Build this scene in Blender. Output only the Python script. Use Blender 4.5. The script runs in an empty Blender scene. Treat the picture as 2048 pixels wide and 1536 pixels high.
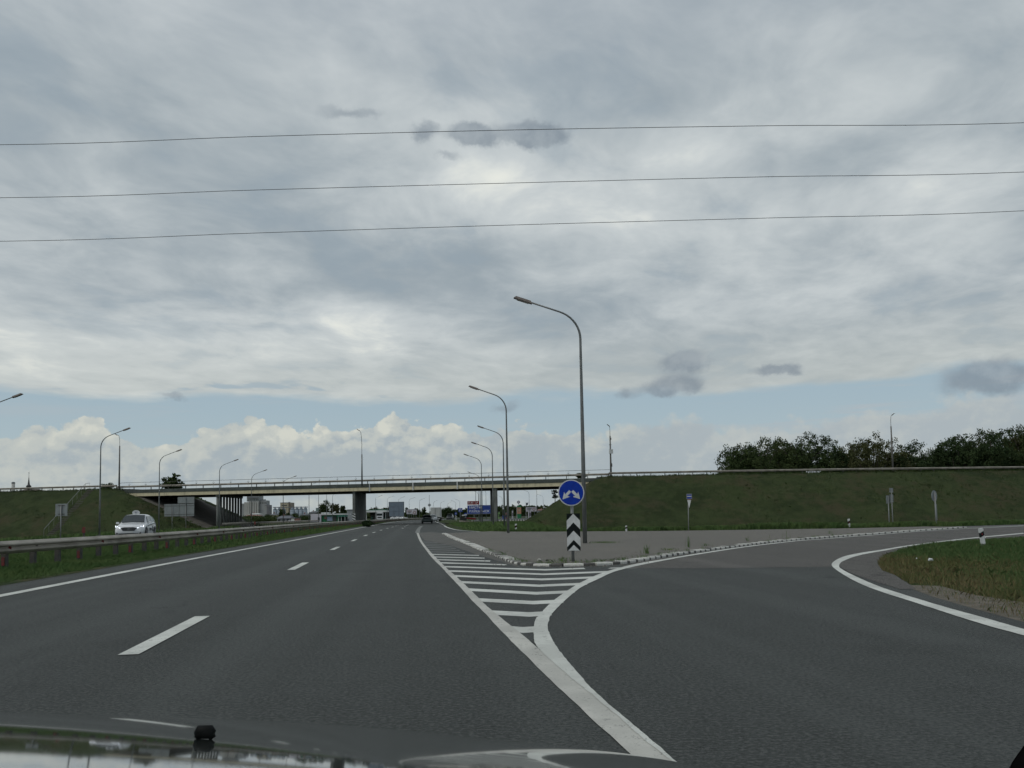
import bpy, bmesh, math, random
import numpy as np
from mathutils import Vector, Matrix, Euler, noise as mnoise
R = math.radians
scene = bpy.context.scene
col = scene.collection
random.seed(7)
rng = np.random.default_rng(7)

# ------------------------------------------------------------------ camera
cam = bpy.data.cameras.new('camera'); camo = bpy.data.objects.new('camera', cam); col.objects.link(camo)
cam.sensor_width = 36.0; cam.lens = 1720 / 2048 * 36.0
cam.shift_y = 0.070666
cam.clip_start = 0.05; cam.clip_end = 9000
_p, _r = R(3.9), R(1.0)
_fw = Vector((0, math.cos(_p), math.sin(_p))); _up = Vector((0, -math.sin(_p), math.cos(_p))); _rt = Vector((1, 0, 0))
_x = _rt * math.cos(_r) - _up * math.sin(_r); _y = _rt * math.sin(_r) + _up * math.cos(_r)
m3 = Matrix((_x, _y, -_fw)).transposed()
camo.matrix_world = Matrix.Translation((0, 0, 1.12)) @ m3.to_4x4()
scene.camera = camo
scene.cycles.use_adaptive_sampling = True; scene.cycles.adaptive_threshold = 0.02; scene.cycles.adaptive_min_samples = 8
scene.cycles.max_bounces = 6; scene.cycles.diffuse_bounces = 3
vs = scene.view_settings
vs.view_transform = 'Standard'; vs.look = 'None'; vs.gamma = 1; vs.exposure = 0; vs.use_curve_mapping = False

# ------------------------------------------------------------------ sun
SUN_EL, SUN_AZ = R(52), R(-125)
sun = bpy.data.lights.new('sun', 'SUN'); sun.energy = 1.1; sun.angle = R(11); sun.color = (1.0, 0.95, 0.87)
suno = bpy.data.objects.new('sun', sun); col.objects.link(suno)
sd = Vector((math.sin(SUN_AZ) * math.cos(SUN_EL), math.cos(SUN_AZ) * math.cos(SUN_EL), math.sin(SUN_EL)))
suno.rotation_euler = sd.to_track_quat('Z', 'Y').to_euler()

# ------------------------------------------------------------------ sky
def lin(r, g, b):
    return tuple((c / 255 / 12.92) if c <= 10 else ((c / 255 + 0.055) / 1.055) ** 2.4 for c in (r, g, b))

class NT:
    def __init__(s, tree): s.t = tree; s.n = tree.nodes; s.l = tree.links
    def new(s, typ, **kw):
        nd = s.n.new(typ)
        for k, v in kw.items(): setattr(nd, k, v)
        return nd
    def put(s, sock, v):
        if v is None: return
        if isinstance(v, bpy.types.NodeSocket): s.l.new(v, sock)
        else:
            if isinstance(v, tuple) and sock.type == 'RGBA' and len(v) == 3: v = v + (1,)
            sock.default_value = v
    def m(s, op, a, b=None, c=None, clamp=False):
        nd = s.new('ShaderNodeMath', operation=op, use_clamp=clamp)
        for i, v in enumerate((a, b, c)): s.put(nd.inputs[i], v)
        return nd.outputs[0]
    def vm(s, op, a, b=None):
        nd = s.new('ShaderNodeVectorMath', operation=op); s.put(nd.inputs[0], a); s.put(nd.inputs[1], b)
        return nd.outputs[0]
    def noise(s, vec, scale, detail=4, rough=.55, dist=0, out=0, lac=2.0):
        nd = s.new('ShaderNodeTexNoise'); s.put(nd.inputs['Vector'], vec)
        nd.inputs['Scale'].default_value = scale; nd.inputs['Detail'].default_value = detail
        nd.inputs['Roughness'].default_value = rough; nd.inputs['Distortion'].default_value = dist; nd.inputs['Lacunarity'].default_value = lac
        return nd.outputs[out]
    def vor(s, vec, scale, feature='F1', out=0):
        nd = s.new('ShaderNodeTexVoronoi', feature=feature); s.put(nd.inputs['Vector'], vec); nd.inputs['Scale'].default_value = scale
        return nd.outputs[out]
    def ss(s, v, a, b, lo=0.0, hi=1.0):
        nd = s.new('ShaderNodeMapRange', interpolation_type='SMOOTHSTEP')
        s.put(nd.inputs[0], v); s.put(nd.inputs[1], a); s.put(nd.inputs[2], b); s.put(nd.inputs[3], lo); s.put(nd.inputs[4], hi)
        return nd.outputs[0]
    def mix(s, f, a, b, mode='MIX'):
        nd = s.new('ShaderNodeMix', data_type='RGBA', blend_type=mode)
        s.put(nd.inputs[0], f); s.put(nd.inputs[6], a); s.put(nd.inputs[7], b)
        return nd.outputs[2]
    def comb(s, x, y, z):
        nd = s.new('ShaderNodeCombineXYZ')
        for i, v in enumerate((x, y, z)): s.put(nd.inputs[i], v)
        return nd.outputs[0]
    def sep(s, v):
        nd = s.new('ShaderNodeSeparateXYZ'); s.put(nd.inputs[0], v); return nd.outputs

world = bpy.data.worlds.new('World'); scene.world = world; world.use_nodes = True
world.cycles.sampling_method = 'MANUAL'; world.cycles.sample_map_resolution = 256
N = NT(world.node_tree); N.n.clear()
tc = N.new('ShaderNodeTexCoord').outputs['Generated']
dx, dy, dz = N.sep(tc)
hl = N.m('SQRT', N.m('ADD', N.m('MULTIPLY', dx, dx), N.m('MULTIPLY', dy, dy)))
el = N.m('ARCTAN2', dz, hl)                       # radians above the horizon
az = N.m('ARCTAN2', dx, dy)                       # 0 = straight ahead, + to the right
sky = N.new('ShaderNodeTexSky', sky_type='NISHITA', sun_disc=False, sun_elevation=SUN_EL, sun_rotation=SUN_AZ % (2 * math.pi), altitude=150, air_density=1.0, dust_density=1.2, ozone_density=1.2)
skyc = N.vm('SCALE', sky.outputs[0]); skyc.node.inputs['Scale'].default_value = 0.085
blue = N.mix(0.55, skyc, lin(150, 176, 192))
# high layer, laid out on a plane far overhead
zz = N.m('ADD', N.m('MAXIMUM', dz, 0.0), 0.10)
px = N.m('DIVIDE', dx, zz); py = N.m('DIVIDE', dy, zz)
pl = N.comb(N.m('ADD', N.m('MULTIPLY', px, 1.5), N.m('MULTIPLY', py, 0.10)), N.m('SUBTRACT', N.m('MULTIPLY', py, 1.25), N.m('MULTIPLY', px, 0.30)), 3.7)
warp = N.noise(pl, 1.1, 2, .5, out=1)
plw = N.vm('ADD', pl, N.vm('MULTIPLY', N.vm('SUBTRACT', warp, (.5, .5, .5)), (.5, .5, 0)))
n1 = N.noise(plw, 0.75, 2, .5)
n2 = N.noise(plw, 2.3, 5, .52)
n3 = N.noise(N.vm('ADD', plw, (9.1, 3.3, 0)), 7.5, 3, .6)
def gauss(ax, ey, sx, sy):
    u = N.m('DIVIDE', N.m('SUBTRACT', az, ax), sx); v = N.m('DIVIDE', N.m('SUBTRACT', el, ey), sy)
    return N.m('EXPONENT', N.m('MULTIPLY', N.m('ADD', N.m('MULTIPLY', u, u), N.m('MULTIPLY', v, v)), -1.0))
def AZ(px_): return math.atan((px_ - 1024) / 1720)
def EL(px_, py_): return math.atan(((1030 - .0175 * (px_ - 1024)) - py_) / 1720 * math.cos(AZ(px_)))
def add(*a):
    r = a[0]
    for b in a[1:]: r = N.m('ADD', r, b)
    return r
def G_(pxx, pyy, wx, wy, amp):
    return N.m('MULTIPLY', gauss(AZ(pxx), EL(pxx, pyy), wx / 1720, wy / 1720), amp)
broad = add(G_(1250, 330, 420, 110, .17), G_(1850, 130, 330, 90, .10), G_(1050, 410, 300, 60, .09), G_(250, 690, 420, 80, .26), G_(830, 640, 220, 40, .14), G_(1500, 430, 250, 60, .10), G_(1950, 340, 200, 50, .18),
            G_(950, 200, 190, 40, .11), G_(420, 240, 380, 120, -.06), G_(1500, 170, 240, 60, -.12), G_(1650, 290, 220, 45, -.08), G_(1000, 500, 110, 40, -.10), G_(450, 500, 420, 60, -.05), G_(700, 560, 200, 40, -.06), G_(1150, 640, 200, 50, -.06))
v = add(N.m('MULTIPLY', n1, .42), N.m('MULTIPLY', n2, .68), N.m('MULTIPLY', n3, .22), broad)
t = N.ss(v, .42, 1.06)
ca = N.mix(t, lin(151, 163, 171), lin(207, 213, 214))
ca = N.mix(N.ss(v, .86, 1.12), ca, lin(232, 234, 226))
ca = N.mix(N.m('MULTIPLY', N.ss(el, .24, .13), .40), ca, lin(202, 206, 198))
ca = N.mix(N.m('MULTIPLY', N.ss(el, .42, .62), .25), ca, lin(168, 176, 190))
# thin places where the blue shows
thin = N.m('MULTIPLY', N.ss(n2, .44, .34), add(G_(1905, 295, 60, 12, .8), G_(420, 780, 420, 22, .5), 0.10), clamp=True)
ca = N.mix(thin, ca, blue)
# lower edge of the high layer, blue gap under it
w1 = N.noise(N.comb(N.m('MULTIPLY', az, 3.0), N.m('MULTIPLY', el, 14.0), 1.0), 2.2, 4, .55)
edge = add(EL(700, 800), N.m('MULTIPLY', N.m('SUBTRACT', w1, .5), .045), N.m('MULTIPLY', N.ss(az, .2, .6), .010))
mA = N.ss(N.m('SUBTRACT', el, edge), -.006, .008)
bluelow = N.mix(N.ss(el, .05, .15), lin(172, 188, 193), lin(161, 181, 192))
c = N.mix(mA, N.mix(.88, blue, bluelow), ca)
# grey veil streaks inside the gap
vs_ = N.ss(N.noise(N.comb(N.m('MULTIPLY', az, 2.4), N.m('MULTIPLY', el, 30.0), 5.0), 2.5, 3, .6), .50, .70)
c = N.mix(N.m('MULTIPLY', N.m('MULTIPLY', vs_, add(.35, N.ss(az, .1, .45, 0.0, .55))), N.ss(el, .17, .12)), c, lin(172, 182, 188))
# cumulus bank standing on the horizon
cp = N.comb(az, N.m('MULTIPLY', el, 1.2), 0.3)
wv = N.noise(cp, 16, 4, .6, out=1)
cpw = N.vm('ADD', cp, N.vm('MULTIPLY', N.vm('SUBTRACT', wv, (.5, .5, .5)), (.030, .030, .0)))
b1 = N.vor(cpw, 26); b2 = N.vor(cpw, 70)
fine = N.noise(cp, 70, 4, .7)
puff = add(N.m('MULTIPLY', b1, -.020), N.m('MULTIPLY', b2, -.013), N.m('MULTIPLY', fine, .015))
def top(pxx, pyy, wx):
    u = N.m('DIVIDE', N.m('SUBTRACT', az, AZ(pxx)), wx / 1720)
    return N.m('MULTIPLY', N.m('EXPONENT', N.m('MULTIPLY', N.m('MULTIPLY', u, u), -1.0)), pyy / 1720)
T = add(EL(1024, 884), .012, puff, top(620, 26, 120), top(800, 52, 58), top(470, 26, 70), top(175, 32, 34), top(90, 20, 45), top(1040, 22, 55), top(1330, 30, 120), top(1980, 44, 120), top(1700, 14, 160), top(900, 22, 60), top(330, -10, 60), top(1700, 8, 90))
dB = N.m('SUBTRACT', T, el)
mB = N.ss(dB, add(-.0012, N.ss(az, .05, .15, 0.0, -.004)), add(.0030, N.ss(az, .02, .2, 0.0, .006)))
rl_ = N.m('SUBTRACT', add(N.m('MULTIPLY', N.vor(N.vm('ADD', cpw, (-.004, .006, 0)), 40), 1.0)), N.vor(cpw, 40))
bod = N.noise(N.vm('MULTIPLY', cpw, (1, 1.6, 1)), 8, 6, .6)
crisp = add(.35, G_(640, 870, 300, 40, .9), G_(150, 870, 170, 35, .55), G_(820, 840, 100, 40, .5))
sh = add(N.m('MULTIPLY', bod, .85), N.m('MULTIPLY', fine, .25), N.m('MULTIPLY', N.m('MULTIPLY', rl_, crisp), .55), N.m('MULTIPLY', N.ss(dB, .022, .0), .10), N.m('MULTIPLY', N.m('MULTIPLY', N.m('SUBTRACT', .42, b2), crisp), .24), N.m('MULTIPLY', N.m('MULTIPLY', N.m('SUBTRACT', fine, .5), crisp), .38), N.m('MULTIPLY', N.m('SUBTRACT', .4, b1), .16),
         G_(600, 868, 260, 26, .22), G_(800, 845, 80, 30, .14), G_(170, 868, 70, 24, .14), G_(1250, 930, 500, 40, -.04), G_(620, 930, 110, 22, -.14), G_(250, 940, 150, 20, .05), G_(1450, 900, 200, 20, .05))
cb = N.mix(N.ss(sh, .42, .72), lin(162, 173, 179), lin(192, 196, 190))
cb = N.mix(N.ss(sh, .70, .98), cb, lin(216, 216, 203))
cb = N.mix(N.ss(az, .05, .3, 0.0, .40), cb, lin(176, 184, 189))
cb = N.mix(.24, cb, lin(176, 187, 191))
cb = N.mix(N.ss(el, .030, .0, 0.0, .5), cb, lin(180, 187, 188))
c = N.mix(mB, c, cb)
# small dark cloudlets in front
_az, _el = az, el
wq = N.noise(cp, 30, 4, .6, out=1); wqx, wqy, _ = N.sep(wq)
az = N.m('ADD', az, N.m('MULTIPLY', N.m('SUBTRACT', wqx, .5), .036)); el = N.m('ADD', el, N.m('MULTIPLY', N.m('SUBTRACT', wqy, .5), .026))
cl = add(G_(1085, 250, 60, 24, 1.7), G_(955, 246, 48, 22, 1.4), G_(855, 244, 34, 22, .9), G_(900, 292, 40, 10, .6), G_(735, 205, 55, 14, .6), G_(1375, 720, 62, 22, 1.1), G_(1350, 772, 66, 22, 1.2), G_(1250, 785, 26, 18, .6),
         G_(1560, 736, 52, 14, 1.1), G_(1985, 752, 82, 34, 1.2), G_(345, 793, 34, 8, .7), G_(1010, 812, 40, 14, .65), G_(1440, 330, 40, 14, .4), G_(1215, 290, 30, 10, .35), G_(660, 200, 50, 22, .5))
cn = N.m('ADD', .5, N.m('MULTIPLY', N.m('SUBTRACT', wqx, wqy), .8))
az, el = _az, _el
md = N.ss(cl, .30, .85)
c = N.mix(N.m('MULTIPLY', md, .75), c, N.mix(N.ss(cn, .35, .68), lin(128, 140, 151), lin(150, 160, 168)))
# below the horizon
c = N.mix(N.ss(dz, 0.0, -.02), c, lin(90, 96, 92))
bg = N.new('ShaderNodeBackground'); N.put(bg.inputs[0], c); bg.inputs[1].default_value = 1.0
wo = N.new('ShaderNodeOutputWorld'); N.l.new(bg.outputs[0], wo.inputs[0])

# ------------------------------------------------------------------ mesh helpers
class MB:
    def __init__(s): s.v = []; s.f = []; s.mi = []
    def add(s, vs_, fs, mi=0):
        o = len(s.v); s.v += [tuple(q) for q in vs_]; s.f += [tuple(i + o for i in f) for f in fs]; s.mi += [mi] * len(fs); return s
    def box(s, c, sz, rz=0, rx=0, ry=0, mi=0, taper=1.0):
        M = Matrix.Translation(c) @ Euler((rx, ry, rz)).to_matrix().to_4x4()
        a, b, h = sz[0] / 2, sz[1] / 2, sz[2] / 2
        vs_ = [M @ Vector((x * a * (taper if z > 0 else 1), y * b * (taper if z > 0 else 1), z * h)) for z in (-1, 1) for y in (-1, 1) for x in (-1, 1)]
        return s.add(vs_, [(0, 2, 3, 1), (4, 5, 7, 6), (0, 1, 5, 4), (2, 6, 7, 3), (0, 4, 6, 2), (1, 3, 7, 5)], mi)
    def beam(s, a, b, w, h, mi=0):
        a, b = Vector(a), Vector(b); d = (b - a); L = d.length; d.normalize()
        side = d.cross(Vector((0, 0, 1)));
        if side.length < 1e-4: side = Vector((1, 0, 0))
        side.normalize(); up = side.cross(d)
        vs_ = [p + side * (i * w / 2) + up * (j * h / 2) for p in (a, b) for i, j in ((-1, -1), (1, -1), (1, 1), (-1, 1))]
        return s.add(vs_, [(0, 1, 2, 3), (7, 6, 5, 4), (0, 4, 5, 1), (1, 5, 6, 2), (2, 6, 7, 3), (3, 7, 4, 0)], mi)
    def tube(s, pts, rad, n=8, mi=0, cap=True):
        pts = [Vector(p) for p in pts]
        if not isinstance(rad, (list, tuple)): rad = [rad] * len(pts)
        rings = []; prev = None
        for i, p in enumerate(pts):
            d = (pts[min(i + 1, len(pts) - 1)] - pts[max(i - 1, 0)]).normalized()
            a = prev if prev is not None else (Vector((1, 0, 0)) if abs(d.x) < .9 else Vector((0, 1, 0)))
            a = (a - d * a.dot(d)).normalized(); prev = a; b = d.cross(a)
            rings.append([p + (a * math.cos(2 * math.pi * k / n) + b * math.sin(2 * math.pi * k / n)) * rad[i] for k in range(n)])
        vs_ = [q for r in rings for q in r]; fs = []
        for i in range(len(pts) - 1):
            for k in range(n):
                fs.append((i * n + k, i * n + (k + 1) % n, (i + 1) * n + (k + 1) % n, (i + 1) * n + k))
        if cap: fs += [tuple(range(n))[::-1], tuple((len(pts) - 1) * n + k for k in range(n))]
        return s.add(vs_, fs, mi)
    def prism(s, poly, z0, z1, mi=0):      # poly in xy
        n = len(poly); vs_ = [(p[0], p[1], z0) for p in poly] + [(p[0], p[1], z1) for p in poly]
        fs = [tuple(range(n))[::-1], tuple(range(n, 2 * n))] + [(i, (i + 1) % n, n + (i + 1) % n, n + i) for i in range(n)]
        return s.add(vs_, fs, mi)
    def plate(s, poly, M, th, mi=0):       # poly in local xz-plane facing -y, extruded back
        n = len(poly); vs_ = [M @ Vector((p[0], 0, p[1])) for p in poly] + [M @ Vector((p[0], th, p[1])) for p in poly]
        fs = [tuple(range(n)), tuple(range(n, 2 * n))[::-1]] + [(i, n + i, n + (i + 1) % n, (i + 1) % n) for i in range(n)]
        return s.add(vs_, fs, mi)
    def build(s, name, mat, parent=None, smooth=False):
        me = bpy.data.meshes.new(name); me.from_pydata(s.v, [], s.f)
        for m_ in (mat if isinstance(mat, (list, tuple)) else [mat]): me.materials.append(m_)
        if any(s.mi): me.polygons.foreach_set('material_index', s.mi)
        if smooth: me.polygons.foreach_set('use_smooth', [True] * len(s.f))
        me.update()
        bm = bmesh.new(); bm.from_mesh(me); bmesh.ops.recalc_face_normals(bm, faces=bm.faces); bm.to_mesh(me); bm.free()
        return link(name, me, parent)

def link(name, me, parent=None):
    o = bpy.data.objects.new(name, me); col.objects.link(o)
    if parent is not None: o.parent = parent
    return o
def tag(o, label=None, cat=None, group=None, kind=None):
    if label: o['label'] = label
    if cat: o['category'] = cat
    if group: o['group'] = group
    if kind: o['kind'] = kind
    return o
def thing(name, label, cat, loc=(0, 0, 0), rz=0, group=None):
    o = bpy.data.objects.new(name, None); col.objects.link(o); o.location = loc; o.rotation_euler = (0, 0, rz); o.empty_display_size = .3
    return tag(o, label, cat, group)
def copy_tree(root, loc=None, rz=None, label=None, group=None, scale=None):
    r = root.copy(); col.objects.link(r)
    if loc is not None: r.location = loc
    if rz is not None: r.rotation_euler = (0, 0, rz)
    if scale is not None: r.scale = scale
    if label: r['label'] = label
    if group: r['group'] = group
    for ch in list(root.children):
        c_ = ch.copy(); col.objects.link(c_); c_.parent = r
        for g in ch.children:
            d_ = g.copy(); col.objects.link(d_); d_.parent = c_
    return r

# ------------------------------------------------------------------ materials
MATS = {}
def mat(name, color, rough=.6, metal=0., noise=None, bump=None, spec=.5, emit=None, coat=0, vec='Object', alpha=None):
    """noise = (scale, amount, colour2) ; bump = (scale, strength, distance)"""
    if name in MATS: return MATS[name]
    m_ = bpy.data.materials.new(name); m_.use_nodes = True; T_ = NT(m_.node_tree); b = T_.n['Principled BSDF']
    cc = tuple(color) + (1,) if len(color) == 3 else color
    b.inputs['Base Color'].default_value = cc; b.inputs['Roughness'].default_value = rough; b.inputs['Metallic'].default_value = metal
    b.inputs['Specular IOR Level'].default_value = spec
    if coat: b.inputs['Coat Weight'].default_value = coat; b.inputs['Coat Roughness'].default_value = .05
    tcn = T_.new('ShaderNodeTexCoord').outputs[vec] if (noise or bump) else None
    if noise:
        f = T_.ss(T_.noise(tcn, noise[0], 6, .6), .5 - .5 * noise[1] + .12, .5 + .5 * noise[1] - .12) if len(noise) < 4 else T_.ss(T_.noise(tcn, noise[0], 6, .6), noise[3], noise[4])
        T_.put(b.inputs['Base Color'], T_.mix(f, cc, tuple(noise[2])))
    if bump:
        bn = T_.new('ShaderNodeBump'); bn.inputs['Strength'].default_value = bump[1]; bn.inputs['Distance'].default_value = bump[2]
        T_.put(bn.inputs['Height'], T_.noise(tcn, bump[0], 4, .6)); T_.l.new(bn.outputs[0], b.inputs['Normal'])
    if emit: b.inputs['Emission Color'].default_value = tuple(emit[0]) + (1,); b.inputs['Emission Strength'].default_value = emit[1]
    MATS[name] = m_; return m_

def stained(m_, amt=.5):
    T_ = NT(m_.node_tree); b = T_.n['Principled BSDF']; src_ = b.inputs['Base Color'].links[0].from_socket
    g = T_.new('ShaderNodeNewGeometry').outputs['Position']
    f = T_.noise(T_.vm('MULTIPLY', g, (2.2, 2.2, .35)), 1.0, 5, .7); f2 = T_.noise(T_.vm('MULTIPLY', g, (.35, .35, 2.5)), 1.0, 4, .6)
    T_.put(b.inputs['Base Color'], T_.mix(T_.ss(add2(T_, (f, .7), (f2, .3)), .48, .66, 0, amt), src_, (.05, .05, .042)))
def asphalt(name, c1, c2, c3, rough=.75, streak=True, k=1.0):
    m_ = bpy.data.materials.new(name); m_.use_nodes = True; T_ = NT(m_.node_tree); b = T_.n['Principled BSDF']
    g = T_.new('ShaderNodeNewGeometry').outputs['Position']
    big = T_.noise(g, .22, 3, .55); mid = T_.noise(g, 3.1, 4, .6); agg = T_.noise(g, 36, 3, .75); grain = T_.noise(g, 110, 1, .7)
    sv = T_.vm('MULTIPLY', T_.vm('ADD', g, T_.vm('MULTIPLY', T_.comb(T_.sep(g)[1], 0.0, 0.0), (.11, 0, 0))), (1.6, .03, 1))
    st = T_.noise(sv, 1.0, 3, .6)
    base = T_.mix(T_.ss(add2(T_, (big, .40), (mid, .30), (st, .45 if streak else 0)), .42 if streak else .28, .72 if streak else .46), c1, c2)
    if streak:
        gx_, gy__, _z = T_.sep(g); u_ = T_.m('ADD', gx_, T_.m('ADD', T_.m('MULTIPLY', gy__, .112), 6.55))
        wt = T_.m('COSINE', T_.m('MULTIPLY', T_.m('SUBTRACT', u_, 1.15), 2 * math.pi / 1.97))
        wt = T_.m('MULTIPLY', T_.ss(wt, -.2, 1.0), T_.ss(T_.noise(sv, .8, 2, .5), .35, .6))
        base = T_.mix(T_.m('MULTIPLY', wt, .55), base, tuple(x * 1.45 for x in c2))
        base = T_.mix(T_.ss(T_.noise(g, .45, 3, .6),   .56, .70, 0, .5), base, tuple(x * .60 for x in c1))
    base = T_.mix(T_.ss(agg, .50, .62, 0, .9), base, tuple(x * 1.25 for x in c3))
    base = T_.mix(T_.ss(agg, .48, .36, 0, .75), base, tuple(x * .35 for x in c1))
    base = T_.mix(T_.ss(grain, .60, .74, 0, .7), base, tuple(x * 2.0 for x in c3))
    cr = T_.vor(T_.vm('ADD', g, T_.vm('MULTIPLY', T_.noise(g, 1.3, 3, .6, out=1), (1.5, 1.5, 0))), .16, 'DISTANCE_TO_EDGE')
    base = T_.mix(T_.m('MULTIPLY', T_.ss(cr, .006, .001), T_.ss(big, .50, .62, 0, .6)), base, tuple(x * .45 for x in c1))
    T_.put(b.inputs['Base Color'], base); b.inputs['Roughness'].default_value = rough; b.inputs['Specular IOR Level'].default_value = .25
    bn = T_.new('ShaderNodeBump'); bn.inputs['Strength'].default_value = .7; bn.inputs['Distance'].default_value = .010
    T_.put(bn.inputs['Height'], agg); T_.l.new(bn.outputs[0], b.inputs['Normal'])
    return m_
def add2(T_, *ps):
    r = None
    for a, w in ps:
        q = T_.m('MULTIPLY', a, w); r = q if r is None else T_.m('ADD', r, q)
    return r
M_ASPH = asphalt('asphalt_road', (.026, .030, .028), (.040, .045, .043), (.060, .064, .060))
M_RAMP = asphalt('asphalt_ramp', (.058, .057, .053), (.080, .077, .072), (.105, .10, .092), rough=.85)
M_ISLE = asphalt('asphalt_island', (.100, .097, .086), (.130, .124, .109), (.172, .163, .145), rough=.9, streak=False)

def paint_mat(name, c_, worn=.5):
    m_ = bpy.data.materials.new(name); m_.use_nodes = True; T_ = NT(m_.node_tree); b = T_.n['Principled BSDF']
    g = T_.new('ShaderNodeNewGeometry').outputs['Position']
    a = T_.noise(g, 9, 6, .7); f = T_.noise(g, 70, 3, .7); l_ = T_.noise(g, 1.1, 4, .6)
    base = T_.mix(T_.ss(l_, .38, .62, 0, .8), c_, tuple(x * .72 for x in c_))
    base = T_.mix(T_.ss(f, .45, .75, 0, .35), base, tuple(x * .62 for x in c_))
    base = T_.mix(T_.ss(add2(T_, (a, .6), (f, .5)), .61, .70, 0, worn), base, (.10, .105, .10))
    T_.put(b.inputs['Base Color'], base); b.inputs['Roughness'].default_value = .7; b.inputs['Specular IOR Level'].default_value = .3
    return m_
M_PAINT = paint_mat('road_paint_white', (.58, .60, .56), .75)
M_PAINTB = paint_mat('road_paint_grey', (.50, .50, .46), .95)
M_PAINT2 = paint_mat('road_paint_thin', (.58, .60, .56), .9)
M_PAINTW = paint_mat('road_paint_worn', (.17, .18, .17), 1.0)

def grass_mat(name, g1, g2, dry, dryamt=(.52, .68), scale=.25, bump=.6):
    m_ = bpy.data.materials.new(name); m_.use_nodes = True; T_ = NT(m_.node_tree); b = T_.n['Principled BSDF']
    g = T_.new('ShaderNodeNewGeometry').outputs['Position']
    a = T_.noise(g, scale, 5, .6); a2 = T_.noise(g, scale * 7, 5, .65); a3 = T_.noise(g, 14, 4, .7)
    base = T_.mix(T_.ss(add2(T_, (a, .5), (a2, .5)), .40, .60), g1, g2)
    base = T_.mix(T_.ss(add2(T_, (T_.noise(T_.vm('ADD', g, (31, 7, 3)), scale * 1.6, 5, .65), .7), (a2, .3)), dryamt[0], dryamt[1], 0, .85), base, dry)
    base = T_.mix(T_.ss(a3, .40, .70, 0, .55), base, tuple(x * .55 for x in g1))
    T_.put(b.inputs['Base Color'], base); b.inputs['Roughness'].default_value = .95; b.inputs['Specular IOR Level'].default_value = .1
    bn = T_.new('ShaderNodeBump'); bn.inputs['Strength'].default_value = bump; bn.inputs['Distance'].default_value = .25
    T_.put(bn.inputs['Height'], add2(T_, (a2, .6), (a3, .6))); T_.l.new(bn.outputs[0], b.inputs['Normal'])
    return m_
M_GRND = grass_mat('meadow_ground', (.032, .050, .018), (.050, .070, .026), (.090, .078, .042))
M_EMB = grass_mat('embankment_grass', (.030, .044, .018), (.052, .070, .028), (.070, .062, .036), (.47, .64), .11, 1.0)
M_BLADE = grass_mat('grass_blades', (.085, .150, .052), (.125, .185, .066), (.20, .165, .085), (.56, .74), .35, 0)
M_BLADE2 = grass_mat('grass_blades_rough', (.070, .125, .045), (.095, .150, .055), (.24, .175, .09), (.55, .78), .16, 0)
M_DRY = grass_mat('grass_blades_dry', (.13, .135, .055), (.20, .155, .085), (.25, .20, .12), (.50, .70), .5, 0)
M_DIRT = mat('verge_dirt', (.075, .066, .048), .95, noise=(5, .6, (.13, .115, .09)), bump=(40, .6, .02))
M_FIELD = mat('field_soil', (.19, .16, .10), .95, noise=(.05, .6, (.14, .14, .07)))
M_GALV = mat('galvanised_steel', (.20, .21, .21), .55, .4, noise=(3, .6, (.22, .23, .23)))
M_RAIL = mat('guardrail_steel', (.36, .335, .29), .6, .15, noise=(1.2, .6, (.21, .195, .165)), bump=(20, .1, .005))
M_RAILP = mat('guardrail_post_steel', (.045, .048, .047), .7, .2, noise=(5, .6, (.07, .065, .055)))
M_RED = mat('red_reflector', (.17, .018, .018), .6, noise=(20, .5, (.09, .025, .02)))
M_POLE = mat('lamp_pole_steel', (.19, .20, .20), .5, .4, noise=(2, .5, (.14, .15, .15)))
M_LAMPH = mat('lamp_head_grey', (.20, .17, .15), .5, noise=(8, .5, (.14, .12, .11)))
M_CPOLE = mat('concrete_pole', (.15, .145, .135), .85, noise=(2, .6, (.10, .098, .09)), bump=(12, .3, .02))
M_CONC = mat('pier_concrete', (.16, .172, .164), .85, noise=(.7, .7, (.10, .11, .105)), bump=(6, .3, .02))
M_CREAM = mat('beam_cream_paint', (.64, .58, .40), .75, noise=(.8, .7, (.54, .49, .34)), bump=(9, .2, .01))
M_FASC = mat('parapet_green_concrete', (.085, .10, .092), .85, noise=(.9, .7, (.055, .066, .062)), bump=(9, .2, .01))
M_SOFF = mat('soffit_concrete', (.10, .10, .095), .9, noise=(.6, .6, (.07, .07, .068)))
M_SLOPE = mat('slope_paving_concrete', (.125, .115, .10), .9, noise=(.9, .7, (.085, .08, .07)), bump=(7, .5, .03))
for m__, a__ in ((M_CREAM, .38), (M_FASC, .5), (M_CONC, .45), (M_SLOPE, .6)): stained(m__, a__)
M_SIGNB = mat('sign_back_metal', (.24, .265, .27), .6, .1, noise=(2, .5, (.20, .22, .225)))
M_BLUE = mat('sign_blue', (.004, .040, .36), .6, spec=.2, noise=(6, .5, (.004, .032, .31)))
M_BLUE2 = mat('sign_blue_far', (.02, .06, .30), .5, noise=(1, .5, (.02, .05, .26)))
M_WHITE = mat('sign_white', (.60, .62, .62), .45, noise=(9, .5, (.52, .54, .54)))
M_BLACK = mat('sign_black', (.006, .010, .010), .8, spec=.15, noise=(9, .5, (.010, .014, .014)))
M_SRED = mat('sign_dark_red', (.22, .015, .02), .5, noise=(1, .5, (.19, .015, .02)))
M_KWHITE = mat('kerb_white_paint', (.62, .62, .58), .8, noise=(9, .55, (.40, .40, .37)), bump=(30, .4, .01), vec='Generated')
M_KDARK = mat('kerb_dark_paint', (.045, .045, .043), .8, noise=(9, .6, (.13, .125, .115)), bump=(30, .4, .01), vec='Generated')
M_WIRE = mat('wire_dark', (.05, .05, .05), .6, noise=(1, .5, (.07, .07, .07)))
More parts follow.
